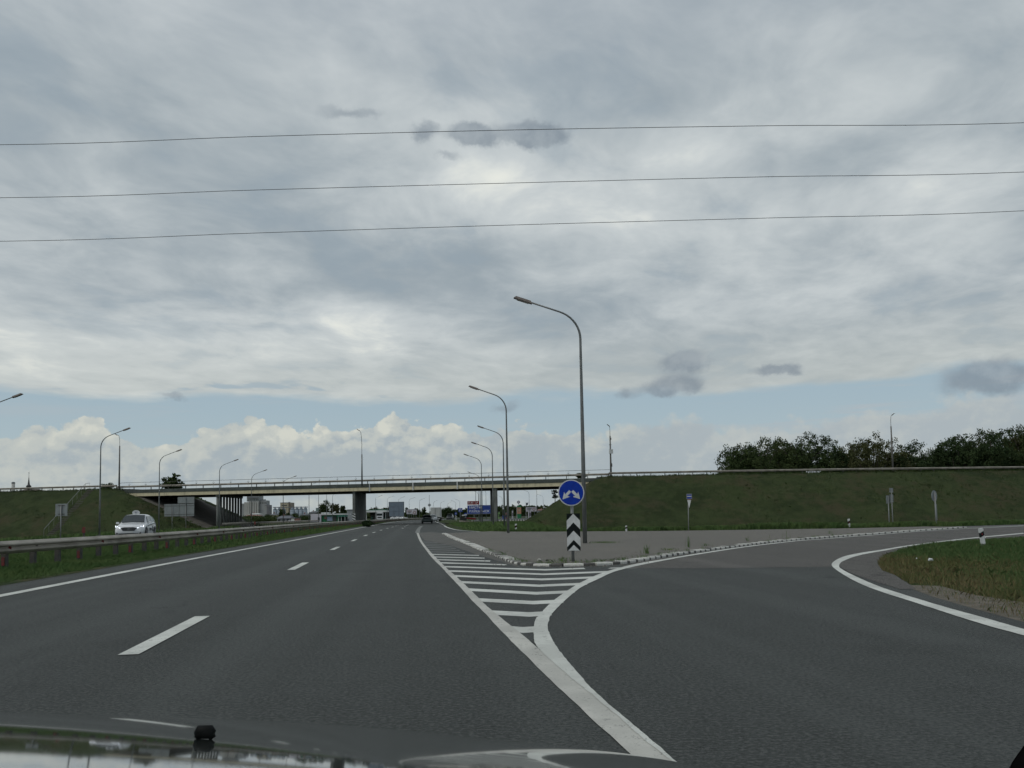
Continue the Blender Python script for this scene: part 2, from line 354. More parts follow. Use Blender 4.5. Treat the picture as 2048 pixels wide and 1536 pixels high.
M_TUFT = grass_mat('grass_tufts_slope', (.040, .066, .024), (.064, .092, .034), (.10, .085, .050), (.50, .70), .3, 0)
M_LEAF = []
for i, (a, b_) in enumerate((((.030, .050, .018), (.066, .090, .034)), ((.026, .046, .020), (.050, .074, .030)), ((.050, .060, .024), (.085, .090, .040)))):
    M_LEAF.append(grass_mat('leaves_%s' % ('dark', 'deep', 'olive')[i], a, b_, (.060, .052, .026), (.60, .80), .35, 0))
M_BARK = mat('bark', (.055, .045, .035), .95, noise=(4, .6, (.035, .03, .024)), bump=(12, .6, .03))

# ------------------------------------------------------------------ plan geometry (metres, z = 0 is the road)
XLp = [(-30, -3.6), (0, -6.55), (13.6, -8.07), (21.6, -9.09), (29.9, -9.97), (47.75, -11.8), (80, -15.3), (113.6, -18.9), (160, -23.8), (196, -27.3), (240, -30.4), (290, -31.6), (340, -29.6), (400, -24.5), (470, -15), (560, 2), (800, 60)]
_xa, _ya = zip(*XLp)  # Y stations, X of the left edge line
def XL(Y): # smooth-ish
    return float(np.mean([np.interp(Y + d, _xa, _ya) for d in (-6, -3, 0, 3, 6)]))
def strip(name, pts_l, pts_r, z, m_, parent=None):
    n = len(pts_l); mb = MB(); vs_ = [(p[0], p[1], z) for p in pts_l] + [(p[0], p[1], z) for p in pts_r]
    mb.add(vs_, [(i, i + 1, n + i + 1, n + i) for i in range(n - 1)])
    return mb.build(name, m_, parent)
def catmull(pts, n=8):
    P = [np.array(p, float) for p in pts]; P = [2 * P[0] - P[1]] + P + [2 * P[-1] - P[-2]]; out = []
    for i in range(1, len(P) - 2):
        for k in range(n):
            t_ = k / n; a, b, c_, d = P[i - 1], P[i], P[i + 1], P[i + 2]
            out.append(.5 * ((2 * b) + (-a + c_) * t_ + (2 * a - 5 * b + 4 * c_ - d) * t_ ** 2 + (-a + 3 * b - 3 * c_ + d) * t_ ** 3))
    out.append(P[-2]); return out
def resample(pts, n):
    P = np.array(pts, float); d = np.r_[0, np.cumsum(np.linalg.norm(np.diff(P, axis=0), axis=1))]; s = np.linspace(0, d[-1], n)
    return [tuple(np.interp(s, d, P[:, k]) for k in range(P.shape[1])) for s in s]
def plen(pts):
    P = np.array(pts, float); return float(np.sum(np.linalg.norm(np.diff(P, axis=0), axis=1)))
def fillpoly(name, poly, z, m_, kind='structure', parent=None, zf=None):
    bm = bmesh.new(); vs_ = [bm.verts.new((p[0], p[1], z)) for p in poly]; es = [bm.edges.new((vs_[i], vs_[(i + 1) % len(vs_)])) for i in range(len(vs_))]
    bmesh.ops.triangle_fill(bm, use_beauty=True, use_dissolve=False, edges=es)
    for f in bm.faces:
        if f.normal.z < 0: f.normal_flip()
    me = bpy.data.meshes.new(name); bm.to_mesh(me); bm.free(); me.materials.append(m_)
    o = link(name, me, parent)
    if kind: o['kind'] = kind
    return o
def inpoly(x, y, poly):
    x = np.asarray(x); y = np.asarray(y); c_ = np.zeros(x.shape, bool); n = len(poly)
    for i in range(n):
        x1, y1 = poly[i]; x2, y2 = poly[(i + 1) % n]
        hit = ((y1 > y) != (y2 > y)) & (x < (x2 - x1) * (y - y1) / ((y2 - y1) if y2 != y1 else 1e-9) + x1); c_ ^= hit
    return c_

# ------------------------------------------------------------------ bridge frame
BA = np.array((-63.0, 139.7)); BB = np.array((12.5, 125.0)); BL = float(np.linalg.norm(BB - BA)); UD = (BB - BA) / BL; VD = np.array((-.06, .998))
BW = 15.5
def BP(u, v, z=0.0):
    p = BA + UD * u + VD * v; return Vector((p[0], p[1], z))
# near guardrail line of the upper road, left and right of the bridge
UPL = [(-260, 178), (-150, 158.5), (-76.8, 142.9), (-63.0, 139.7)]
UPR = [(12.5, 125.0), (30, 124.6), (49.5, 125.6), (76.8, 129), (130, 141), (220, 170)]
SEGS = [(UPL[i], UPL[i + 1], i == 2, -1) for i in range(3)] + [(UPR[i], UPR[i + 1], i == 0, 1) for i in range(5)]
def emb_h(X, Y):
    d = np.full(X.shape, 1e9)
    for (a, b, endseg, side) in SEGS:
        a = np.array(a); b = np.array(b); L = np.linalg.norm(b - a); t_ = (b - a) / L; n_ = np.array((-t_[1], t_[0]))
        s = (X - a[0]) * t_[0] + (Y - a[1]) * t_[1]; q = (X - a[0]) * n_[0] + (Y - a[1]) * n_[1] - BW / 2
        if side < 0: over = np.where(s > L, (s - L) * (.78 if endseg else 1.0), np.where(s < 0, -s, 0))
        else: over = np.where(s < 0, -s * (1.0 if endseg else 1.0), np.where(s > L, s - L, 0))
        # the skewed end follows the bridge end
        dd = np.hypot(over, np.maximum(np.abs(q) - (BW / 2 + .9), 0)); d = np.minimum(d, dd)
    return 6.42 - d / 1.75
yb_pts = sorted([(-0.546,56.582), (2.298,54.105), (8.009,50.592), (13.520,49.319), (18.996,48.711), (23.755,49.813), (31.530,53.292), (85, 84), (200, 150)])
_bx, _by = zip(*yb_pts)
def sst(t_): t_ = np.clip(t_, 0, 1); return t_ * t_ * (3 - 2 * t_)
NGP = [(18.233,30.863), (14.949,28.620), (13.498,27.361), (10.509,23.526), (8.255,19.456), (7.305,17.396), (6.706,15.828), (6.413,14.590), (5.656,12.245), (5.312,10.965), (5.113,9.651), (4.951,8.460), (13.5, 7.2), (40, -6), (90, 0), (90, 56), (40, 40)]
def ground_h(X, Y):
    h = np.full(X.shape, -.035)
    yb = np.interp(X, _bx, _by)
    r = sst((X + 1.0) / 9) * sst((Y - yb - .6) / 7) * sst((118 - Y) / 14 + .25)
    h -= 1.15 * r
    xl = np.interp(Y, _xa, _ya)
    h -= 1.3 * sst((xl - 21.0 - X) / 7) * sst((Y - 40) / 30) * sst((150 - Y) / 14)
    h += .05 * sst((X - 0) / 3) * (sst((Y - yb + .4) / .8)) * (1 - sst((Y - yb) / 3))
    return h
def grid_lines(a, b, fine_a, fine_b, step):
    l_ = list(np.arange(fine_a, fine_b + .01, step)); o = fine_b; s = step * 2
    while o < b: o += s; s *= 1.6; l_.append(min(o, b))
    o = fine_a; s = step * 2
    while o > a: o -= s; s *= 1.6; l_.insert(0, max(o, a))
    return np.array(l_)
gx = grid_lines(-3500, 3500, -80, 110, 1.5); gy = grid_lines(-400, 5000, -10, 150, 1.5)
GX, GY = np.meshgrid(gx, gy); GZ = ground_h(GX, GY)
def gridmesh(name, GX, GY, GZ, m_, keep=None, parent=None, smooth=True):
    ny, nx = GX.shape; V = np.stack([GX.ravel(), GY.ravel(), GZ.ravel()], 1)
    idx = np.arange(nx * ny).reshape(ny, nx); F = np.stack([idx[:-1, :-1], idx[:-1, 1:], idx[1:, 1:], idx[1:, :-1]], -1).reshape(-1, 4)
    if keep is not None: F = F[keep(V[F].mean(1))]
    used, inv = np.unique(F, return_inverse=True); V = V[used]; F = inv.reshape(-1, 4)
    me = bpy.data.meshes.new(name); me.from_pydata(V.tolist(), [], F.tolist()); me.materials.append(m_)
    if smooth: me.polygons.foreach_set('use_smooth', [True] * len(F))
    me.update(); return link(name, me, parent)
tag(gridmesh('ground', GX, GY, GZ, M_GRND), kind='structure')

# embankments (grass) and the paved slopes below the bridge
ex = np.arange(-250, 215, .75); ey = np.arange(92, 215, .75); EX, EY = np.meshgrid(ex, ey); EH = emb_h(EX, EY)
un = np.array([mnoise.fractal(Vector((x * .22, y * .22, 0)), .7, 2.0, 4) for x, y in zip(EX.ravel()[::1], EY.ravel()[::1])]).reshape(EX.shape)
onslope = sst((6.42 - EH) / 1.0) * sst((EH + 2.0) / 1.0)
uu = (EX - BA[0]) * UD[0] + (EY - BA[1]) * UD[1]
_det = UD[0] * VD[1] - UD[1] * VD[0]
UUc = ((EX - BA[0]) * VD[1] - (EY - BA[1]) * VD[0]) / _det; VVc = (UD[0] * (EY - BA[1]) - UD[1] * (EX - BA[0])) / _det
pav = (UUc > -1) & (UUc < BL + 1) & (VVc > -1.2) & (VVc < BW + .8)
EHn = EH + np.where(pav, 0, un * .22 * onslope)
EHn = np.where((UUc > -.5) & (UUc < BL + .5) & (VVc > -1) & (VVc < BW + 1), np.minimum(EHn, 5.0), EHn)
def _uv(c_):
    U = ((c_[:, 0] - BA[0]) * VD[1] - (c_[:, 1] - BA[1]) * VD[0]) / _det; V = (UD[0] * (c_[:, 1] - BA[1]) - UD[1] * (c_[:, 0] - BA[0])) / _det
    return (U > -1) & (U < BL + 1) & (V > -.9) & (V < BW + .4)
tag(gridmesh('embankment_left', EX, EY, EHn, M_EMB, lambda c_: (c_[:, 2] > -2.4) & ~_uv(c_) & (c_[:, 0] < -30)), kind='structure')
tag(gridmesh('embankment_right', EX, EY, EHn, M_EMB, lambda c_: (c_[:, 2] > -2.4) & ~_uv(c_) & (c_[:, 0] > -30)), kind='structure')
tag(gridmesh('slope_paving_left', EX, EY, EHn, M_SLOPE, lambda c_: (c_[:, 2] > -2.4) & _uv(c_) & (c_[:, 0] < -30)), kind='structure')
tag(gridmesh('slope_paving_right', EX, EY, EHn, M_SLOPE, lambda c_: (c_[:, 2] > -2.4) & _uv(c_) & (c_[:, 0] > -30)), kind='structure')
# upper road on the embankments
def offset(pts, d):
    out = []; P = [np.array(p, float) for p in pts]
    for i, p in enumerate(P):
        t_ = P[min(i + 1, len(P) - 1)] - P[max(i - 1, 0)]; t_ /= np.linalg.norm(t_); out.append((p[0] - t_[1] * d, p[1] + t_[0] * d))
    return out
tag(strip('upper_road_left', offset(UPL, 1.2), offset(UPL, BW - 1), 6.46, M_ASPH), kind='structure')
tag(strip('upper_road_right', offset(UPR, 1.2), offset(UPR, BW - 1), 6.46, M_ASPH), kind='structure')

# ------------------------------------------------------------------ roads
Ys = list(np.r_[np.arange(-14, 60, 4), np.arange(60, 240, 12), np.arange(240, 700, 20)])
leftb = [(XL(Y) - 1.15 + .12 * math.sin(Y * 1.7) * (Y < 60), Y) for Y in Ys]
farR = [(XL(Y) + 10.3, Y) for Y in Ys[::-1] if Y > 108]
poly = leftb + farR + [(-8.342,103.998), (-6.138,83.087), (-4.299,68.354), (-2.346,60.788), (-0.546,56.582), (2.298,54.105), (8.009,50.592), (13.520,49.319), (18.996,48.711), (23.755,49.813), (31.530,53.292), (85, 84), (92, 58), (40, 40)] + NGP[:13] + [(13.8, 5), (14, -14)]
fillpoly('road', poly, 0.0, M_ASPH)
opp = [(XL(Y) - 8.2, Y) for Y in Ys]; opp2 = [(XL(Y) - 19.3, Y) for Y in Ys]
tag(strip('opposite_road', opp, opp2, -.004, M_ASPH), kind='structure')
ramp = [(2.317,17.668), (3.678,17.121), (5.224,17.003), (6.201,16.883), (6.948,16.667), (7.389,17.547), (8.274,19.449), (10.446,23.385), (13.403,27.171), (14.839,28.411), (18.089,30.620), (40, 40.3), (91, 58.3), (84, 83), (30.686,51.868), (22.873,47.967), (15.813,40.571), (7.772,28.413), (3.225,20.491), (2.210,18.037)]
fillpoly('ramp_road', ramp, .003, M_RAMP)
gore = [(-6.542,59.237), (-5.929,62.172), (-4.535,55.264), (-4.170,54.249), (-2.161,38.513), (-0.898,28.092), (-0.378,23.803), (0.190,19.172), (0.747,17.945), (2.051,17.578), (2.377,18.521), (3.888,22.238), (3.732,22.851), (1.822,18.325), (0.780,18.719), (0.143,20.181), (-0.348,21.805), (-0.997,25.585), (-2.742,38.849), (-4.179,39.680)]
fillpoly('gore_dusty_asphalt', [(-6.542,59.237), (-5.929,62.172), (-4.427,55.921), (-2.161,38.513), (-0.898,28.092), (-0.378,23.803), (0.026,19.807), (0.178,18.021), (-0.065,19.440), (-0.619,22.523), (-1.451,27.169), (-2.288,32.379), (-4.141,40.434)], .003, mat('dusty_asphalt', (.10, .098, .087), .9, noise=(1.5, .6, (.060, .061, .056)), bump=(50, .4, .006)))
fillpoly('worn_shoulder', [(6.388,16.991), (7.175,18.756), (8.361,20.598), (10.260,22.971), (8.274,19.449), (7.389,17.547), (6.668,15.697), (6.365,14.482), (5.563,12.017), (5.327,11.985), (5.607,13.660), (5.902,15.222)], .005, M_RAMP)

# kerbed island
kerb = [(-4.36, 54.42), (-2.91, 42.57), (-1.81, 34.47), (-.9, 27.25), (-.41, 23.89), (-.03, 20.8), (.2, 19.6), (.55, 18.95), (1.05, 18.66), (1.55, 18.66), (2.0, 18.86), (2.35, 19.25), (2.85, 20.05), (3.45, 21.25), (4.15, 22.55), (4.95, 23.9), (6.7, 26.75), (8.95, 30.2), (11.3, 33.1), (14.1, 36.1), (20.0, 42.4), (24.7, 47.1)]
kp = catmull(kerb, 6)
isle_in = offset(kp, .14)[::1]
isle = [(p[0], p[1]) for p in isle_in] + [(23.573,49.433), (18.854,48.347), (13.417,48.946), (7.947,50.200), (2.279,53.656), (-0.541,56.092), (-1.5, 58.2)]
fillpoly('traffic_island', isle, .052, M_ISLE)
kt = thing('kerb', 'black and white striped kerb round the nose of the paved island', 'kerb', (1.3, 18.7, 0))
def kstone(L, m_):
    mb = MB(); w_, h_, b_ = .27, .062, .014
    prof = [(-w_ / 2, -.05), (-w_ / 2, h_ - b_ * 1.6), (-w_ / 2 + b_, h_), (w_ / 2, h_), (w_ / 2, -.05)]
    mb.add([(-L / 2, p[0], p[1]) for p in prof] + [(L / 2, p[0], p[1]) for p in prof], [(0, 1, 2, 3, 4), (9, 8, 7, 6, 5)] + [(i, 5 + i, 5 + (i + 1) % 5, (i + 1) % 5) for i in range(5)])
    return mb.build('kerb_stone', m_, kt)
K = {}
kd = np.r_[0, np.cumsum([np.linalg.norm(np.array(kp[i + 1]) - np.array(kp[i])) for i in range(len(kp) - 1)])]; kP = np.array(kp)
s = 0.0; k = 0; tipA = None
while s < kd[-1] - .3:
    p0 = np.array((np.interp(s, kd, kP[:, 0]), np.interp(s, kd, kP[:, 1])))
    if p0[0] < -.9: L = 1.0 if k % 2 == 0 else .07
    elif p0[0] < .35: L = .23
    elif p0[0] < 2.2: L = .42 if k % 2 == 0 else .24
    elif p0[0] < 14: L = .30 if k % 2 == 0 else .15
    else: L = .55 if k % 2 == 0 else .22
    e = min(s + L, kd[-1]); p1 = np.array((np.interp(e, kd, kP[:, 0]), np.interp(e, kd, kP[:, 1])))
    key = (L, k % 2)
    if key not in K: o = K[key] = kstone(L + .004, M_KWHITE if k % 2 == 0 else M_KDARK)
    else: o = K[key].copy(); col.objects.link(o); o.parent = kt
    c_ = (p0 + p1) / 2; o.location = (c_[0] - 1.3 + random.uniform(-.01, .01), c_[1] - 18.7 + random.uniform(-.01, .01), random.uniform(-.012, .006))
    o.rotation_euler = (random.uniform(-.02, .02), 0, math.atan2(p1[1] - p0[1], p1[0] - p0[0]) + random.uniform(-.02, .02))
    s = e; k += 1

# ------------------------------------------------------------------ road paint
def paint(name, L_, R_, z, m_=M_PAINT, n=60):
    n = n * 5; Lc = resample(catmull(L_, 6), n); Rc = resample(catmull(R_, 6), n)
    def sm(P_):
        A_ = np.array(P_); k_ = np.ones(7) / 7; return [tuple(q) for q in np.stack([np.convolve(np.pad(A_[:, j], 3, 'edge'), k_, 'valid') for j in (0, 1)], 1)]
    Lc, Rc = sm(Lc), sm(Rc)
    jr = np.random.default_rng(len(name)); jl = np.convolve(jr.normal(0, .0030, n + 2), np.ones(3) / 3, 'valid'); jq = np.convolve(jr.normal(0, .0030, n + 2), np.ones(3) / 3, 'valid')
    Lc = [(p[0] + a_, p[1] + a_) for p, a_ in zip(Lc, jl)]; Rc = [(p[0] + a_, p[1] + a_) for p, a_ in zip(Rc, jq)]
    return tag(strip(name, Lc, Rc, z, m_), kind='structure')
gl_far = [(-6.663,59.338),(-4.421,40.599),(-3.008,29.502),(-2.180,23.169),(-1.566,18.823),(-1.183,16.029),(-0.824,13.433),(-0.562,11.469),(-0.330,9.863),(-0.091,8.122),(0.068,7.036),(0.205,6.070),(0.345,5.222),(0.412,4.754),(0.480,4.384),(0.522,4.120),(0.661,3.216)]
gr_far = [(-6.497,59.199),(-4.306,40.531),(-2.908,29.459),(-2.066,23.130),(-1.475,18.797),(-1.096,16.203),(-0.723,13.531),(-0.455,11.537),(-0.241,10.056),(0.044,8.283),(0.191,7.290),(0.379,6.053),(0.488,5.384),(0.592,4.718),(0.639,4.315),(0.711,3.942),(0.852,3.206)]
paint('road_marking_gore_left', gl_far, gr_far, .0045, M_PAINTB, 120)
rl = [(3.983,21.373),(3.221,20.005),(2.635,18.853),(2.267,17.969),(1.812,16.742),(1.423,15.456),(1.064,14.015),(0.807,12.812),(0.487,11.143),(0.269,9.643),(0.221,9.258),(0.184,8.598),(0.173,7.955),(0.191,7.290),(0.362,6.055),(0.470,5.385),(0.574,4.719),(0.624,4.316),(0.696,3.943),(0.839,3.207)]
rr = [(3.880,20.825),(3.235,19.578),(2.753,18.574),(2.346,17.660),(1.873,16.408),(1.435,14.784),(1.142,13.698),(0.935,12.786),(0.633,11.117),(0.397,9.623),(0.368,9.237),(0.323,8.655),(0.328,7.873),(0.362,7.108),(0.469,5.739),(0.539,5.149),(0.602,4.717),(0.667,4.275),(0.717,3.933),(0.863,3.206)]
paint('road_marking_ramp_left', rl, rr, .007, M_PAINT, 120)
rf = [(3.758,20.819),(4.906,22.923),(7.337,27.101),(10.227,31.230),(11.557,32.580),(13.592,34.890),(14.960,36.263),(19.352,41.150),(22.810,44.146),(24.861,45.669),(28.761,48.620)]
rfc = resample(catmull(rf, 6), 60)
tag(strip('road_marking_ramp_far', offset(rfc, .085), offset(rfc, -.085), .008, M_PAINT), kind='structure')
ro = [(4.222,5.815),(4.391,7.516),(4.436,8.139),(4.566,9.131),(4.736,10.283),(4.900,11.482),(5.179,12.994),(5.692,15.045),(6.315,17.195),(6.988,18.837),(7.866,20.555),(8.778,21.937),(9.875,23.331),(11.568,25.576),(13.349,27.738),(16.441,31.162),(21.321,36.072)]
ri = [(4.489,6.177),(4.621,7.904),(4.712,8.639),(4.815,9.622),(4.973,10.791),(5.175,12.121),(5.462,13.508),(5.908,15.379),(6.236,16.571),(6.564,17.463),(7.073,18.608),(8.022,20.352),(8.974,21.803),(9.847,22.953),(11.270,24.922),(12.977,26.969),(16.054,30.431),(20.705,35.032)]
paint('road_marking_ramp_right', ro, ri, .007, M_PAINT, 120)
# worn part of the gore line beyond, towards the bridge
wl = [(-6.580,59.269),(-7.473,67.498),(-8.910,81.566),(-10.930,102.814)]
tag(strip('road_marking_worn', offset(wl, .16), offset(wl, -.16), .007, M_PAINTW), kind='structure')
e2 = [(-8.342,103.998),(-6.489,85.166),(-4.458,68.967),(-2.331,60.409)]
e2c = resample(catmull(e2, 5), 20)
tag(strip('road_marking_right_edge', offset(e2c, .09), offset(e2c, -.09), .007, M_PAINT2), kind='structure')
Ym = list(np.r_[np.arange(4, 60, 2), np.arange(60, 300, 6)])
tag(strip('road_marking_left_edge', [(XL(Y) - .02, Y) for Y in Ym], [(XL(Y) + .20, Y) for Y in Ym], .007, M_PAINT), kind='structure')
tag(strip('road_marking_far_edge', [(XL(Y) + 9.6, Y) for Y in Ym if Y > 108], [(XL(Y) + 9.78, Y) for Y in Ym if Y > 108], .007, M_PAINT2), kind='structure')
tag(strip('road_marking_opposite_edge', [(XL(Y) - 8.8, Y) for Y in Ym], [(XL(Y) - 8.62, Y) for Y in Ym], .003, M_PAINT2), kind='structure')
# lane dashes
dc = [(-3.45, 8.61), (-5.09, 20.48), (-6.6, 32.0), (-7.91, 42.83), (-9.24, 54.01), (-10.4, 64.42), (-11.49, 75.01), (-12.6, 86.31), (-13.58, 97.18), (-14.7, 108.2), (-15.9, 119.5), (-17.1, 131), (-18.3, 142.5), (-20.6, 166), (-21.7, 178), (-22.8, 190)]
for i, (x, y) in enumerate(dc):
    a = math.atan2(dc[min(i + 1, 15)][0] - dc[max(i - 1, 0)][0], dc[min(i + 1, 15)][1] - dc[max(i - 1, 0)][1])
    L = 1.53 if i else 1.42; t_ = np.array((math.sin(a), math.cos(a))); n_ = np.array((t_[1], -t_[0])); q = np.array((x, y + (.12 if i == 0 else 0)))
    P4 = [q - t_ * L - n_ * .085, q - t_ * L + n_ * .085, q + t_ * L + n_ * .085, q + t_ * L - n_ * .085]
    MB().add([(p[0], p[1], .007) for p in P4], [(0, 1, 2, 3)]).build('road_marking_dash', M_PAINT)['kind'] = 'structure'
for y0 in (85, 97, 109, 121, 150, 162, 174): 
    x0 = XL(y0) + 5.1
    MB().add([(x0 - .08, y0 - 1.5, .007), (x0 + .08, y0 - 1.5, .007), (x0 - .24, y0 + 1.5, .007), (x0 - .40, y0 + 1.5, .007)], [(0, 1, 2, 3)]).build('road_marking_dash', M_PAINT2)['kind'] = 'structure'
# gore hatching
Lx = lambda Y: float(np.interp(Y, [p[1] for p in gl_far][::-1], [(p[0] + q[0]) / 2 for p, q in zip(gl_far, gr_far)][::-1]))
rampc = [((p[0] + q[0]) / 2, (p[1] + q[1]) / 2) for p, q in zip(rl, rr)]
hatch_y = [8.59, 10.05, 11.57, 13.2, 14.72, 16.26, 17.74, 19.26, 20.86, 22.39, 23.92, 25.6, 27.4, 29.3, 31.2, 33.2, 35.2, 37.3, 39.4]
for i, yl in enumerate(hatch_y):
    A_ = np.array((Lx(yl), yl)); Kk = np.array((.08 + .078 * i, 8.47 + 1.295 * i)); w_ = .215
    if i < 8:
        if i < 7:
            xe = float(np.interp(Kk[1] + .4, [p[1] for p in rampc[1:12]][::-1], [p[0] for p in rampc[1:12]][::-1]))
        else: xe = 1.45
        B_ = np.array((xe, Kk[1] + .30 * (xe - Kk[0]))); pts = [A_, Kk, B_]
    else:
        d = (Kk - A_) / np.linalg.norm(Kk - A_); pts = [A_]
        xk = float(np.interp(yl - 1.6, [p[1] for p in kerb[:8]][::-1], [p[0] for p in kerb[:8]][::-1])) - (.55 if i < 12 else .8)
        pts.append(A_ + d * (xk - A_[0]) / d[0])
    # thickness measured along y
    mb = MB(); vs_ = []
    for p in pts: vs_ += [(p[0], p[1] - w_, .0025), (p[0], p[1] + w_, .0025)]
    mb.add(vs_, [(2 * j, 2 * j + 2, 2 * j + 3, 2 * j + 1) for j in range(len(pts) - 1)])
    mb.build('road_marking_hatch', M_PAINT2 if i < 12 else M_PAINTW)['kind'] = 'structure'
MB().add([(1.9, 17.55, .0025), (2.75, 17.6, .0025), (2.85, 17.95, .0025), (2.0, 17.85, .0025)], [(0, 1, 2, 3)]).build('road_marking_hatch', M_PAINT2)['kind'] = 'structure'
tag(strip('road_marking_ramp_end', [(13.791,35.399), (18.337,40.960), (24.407,46.914), (26.261,47.317), (28.617,48.378)][2:], [(24.889,47.838), (26.919,48.499), (29.808,50.387)], .006, M_PAINTW), kind='structure')

# ------------------------------------------------------------------ bridge
br = thing('road_bridge', 'flat concrete road bridge with cream beams and dark green parapet over the highway', 'bridge', tuple(BP(0, 0)))
iv = Matrix.Translation(-BP(0, 0))
def sk(mb, u0, u1, v0, v1, z0, z1):
    o = BP(0, 0); vs_ = [BP(u, v, z) - o for z in (z0, z1) for v in (v0, v1) for u in (u0, u1)]
    return mb.add(vs_, [(0, 2, 3, 1), (4, 5, 7, 6), (0, 1, 5, 4), (2, 6, 7, 3), (0, 4, 6, 2), (1, 3, 7, 5)])
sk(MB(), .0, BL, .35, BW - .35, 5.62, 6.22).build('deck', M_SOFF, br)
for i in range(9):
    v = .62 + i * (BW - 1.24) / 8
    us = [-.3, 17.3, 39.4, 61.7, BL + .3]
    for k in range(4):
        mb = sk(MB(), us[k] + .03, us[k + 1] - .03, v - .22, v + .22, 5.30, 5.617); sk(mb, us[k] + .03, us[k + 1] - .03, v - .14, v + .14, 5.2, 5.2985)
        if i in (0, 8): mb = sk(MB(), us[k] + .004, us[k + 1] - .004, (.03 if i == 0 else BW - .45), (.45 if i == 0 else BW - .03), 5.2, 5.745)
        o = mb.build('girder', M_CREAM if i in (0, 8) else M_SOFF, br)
for v0, v1 in ((-.03, .34), (BW - .34, BW + .03)):
    sk(MB(), -.6, BL + .6, v0, v1, 5.75, 6.28).build('parapet', M_FASC, br)
for X_ in ((-21.9), (-15.1), (-8.3)):
    u = (X_ - BA[0]) / UD[0]; sk(MB(), u - .08, u + .08, -.11, -.034, 5.12, 6.30).build('drain_pipe', M_WHITE, br)
for u in (39.3, 61.6):
    mb = MB(); o = BP(0, 0); pts = []
    w_ = .27 if u < 50 else .3
    n = 8
    ring = [(u - w_, .55), (u - w_ * .6, .28), (u + w_ * .6, .28), (u + w_, .55), (u + w_, BW - .5), (u + w_ * .6, BW - .25), (u - w_ * .6, BW - .25), (u - w_, BW - .5)]
    mb.add([BP(a, b, z) - o for z in (-.6, 5.198) for a, b in ring], [tuple(range(8))[::-1], tuple(range(8, 16))] + [(i, (i + 1) % 8, 8 + (i + 1) % 8, 8 + i) for i in range(8)])
    mb.build('pier', M_CONC, br)
for i in range(9):
    v = .5 + i * (BW - 1.0) / 8
    pc = BP(16.35, v) - BP(0, 0); MB().tube([(pc.x, pc.y, -1.5), (pc.x, pc.y, 4.85)], .185 if i else .22, 12).build('column', M_CONC, br, True)
sk(MB(), 16.05, 16.65, .2, BW - .2, 4.853, 5.197).build('cap_beam', M_CONC, br)
for (u0, u1) in ((-1.0, .25), (BL - .25, BL + 1.0)):
    sk(MB(), u0, u1, -.1, BW + .1, 3.9, 5.19).build('abutment', M_CONC, br)
sk(MB(), -3.2, -.62, -.25, .15, 4.7, 6.30).build('wing_wall', M_CONC, br); sk(MB(), BL + .62, BL + 3.0, -.25, .15, 4.9, 6.30).build('wing_wall', M_CONC, br)
# striped warning panel on the pier end
def warn_panel(parent, cx, cy, w_, z0, z1, c1, c2, n=3, rev=False):
    h_ = (z1 - z0) / n
    MB().box((cx, cy, (z0 + z1) / 2), (w_, .03, z1 - z0)).build('warning_panel', c1, parent)
    for i in range(n):
        z = z0 + i * h_; a, b = (z + h_ * .55, z) if not rev else (z, z + h_ * .55)
        MB().add([(cx - w_ / 2, cy - .018, a), (cx + w_ / 2, cy - .018, b), (cx + w_ / 2, cy - .018, b + h_ * .45), (cx - w_ / 2, cy - .018, a + h_ * .45)], [(0, 1, 2, 3)]).build('warning_stripe', c2, parent)
pb = BP(39.3, .24) - BP(0, 0)
warn_panel(br, pb.x, pb.y - .06, .46, .55, 1.75, M_WHITE, M_BLACK)
# bridge guardrail (own thing), pipe railing (own thing)
def rail_thing(name, label, pts, zt, step, cat='guardrail', bh=.30, both=False, posth=.72, reflect=None, mrail=None, mpost=None, postname='post', pw=.09):
    base = (pts[0][0], pts[0][1], 0); t_ = thing(name, label, cat, base)
    L = plen(pts); n = max(2, int(L / 2)); P = resample(pts, n + 1); mb = MB()
    # W-beam profile (offset towards the road, height)
    prof = [(0, 0), (.035, -.03), (.083, -.075), (.083, -.105), (.01, -.145), (.01, -.175), (.083, -.21), (.083, -.24), (.035, -.285), (0, -.31)]
    prof = [(a, b * bh / .31) for a, b in prof]
    vs_ = []
    for i, p in enumerate(P):
        d = np.array(P[min(i + 1, n)]) - np.array(P[max(i - 1, 0)]); d = d / np.linalg.norm(d); nn = np.array((d[1], -d[0]))
        for a, b in prof: vs_.append((p[0] + nn[0] * a - base[0], p[1] + nn[1] * a - base[1], zt + b))
        for a, b in prof[::-1]: vs_.append((p[0] + nn[0] * (a - .006) - base[0], p[1] + nn[1] * (a - .006) - base[1], zt + b))
    m = len(prof) * 2
    mb.add(vs_, [(i * m + k, i * m + (k + 1) % m, (i + 1) * m + (k + 1) % m, (i + 1) * m + k) for i in range(n) for k in range(m)])
    mb.build('rail_beam', mrail or M_RAIL, t_)
    np_ = int(L / step) + 1; Q = resample(pts, np_); first = None
    for i, p in enumerate(Q):
        d = np.array(Q[min(i + 1, np_ - 1)]) - np.array(Q[max(i - 1, 0)]); ang = math.atan2(d[1], d[0])
        if first is None:
            mb = MB().box((0, .075, -posth / 2 - .06), (pw, .12, posth + .10)).box((0, .02, -.155), (pw * 1.3, .05, .12))
            first = o = mb.build(postname, mpost or M_RAILP, t_)
        else: o = first.copy(); col.objects.link(o); o.parent = t_
        o.location = (p[0] - base[0], p[1] - base[1], zt + .0); o.rotation_euler = (0, 0, ang)
    return t_, Q
UPB = [tuple(BP(u, .12)[:2]) for u in (-1.5, 10, 20, 30, 40, 50, 60, 70, BL + 1.5)]
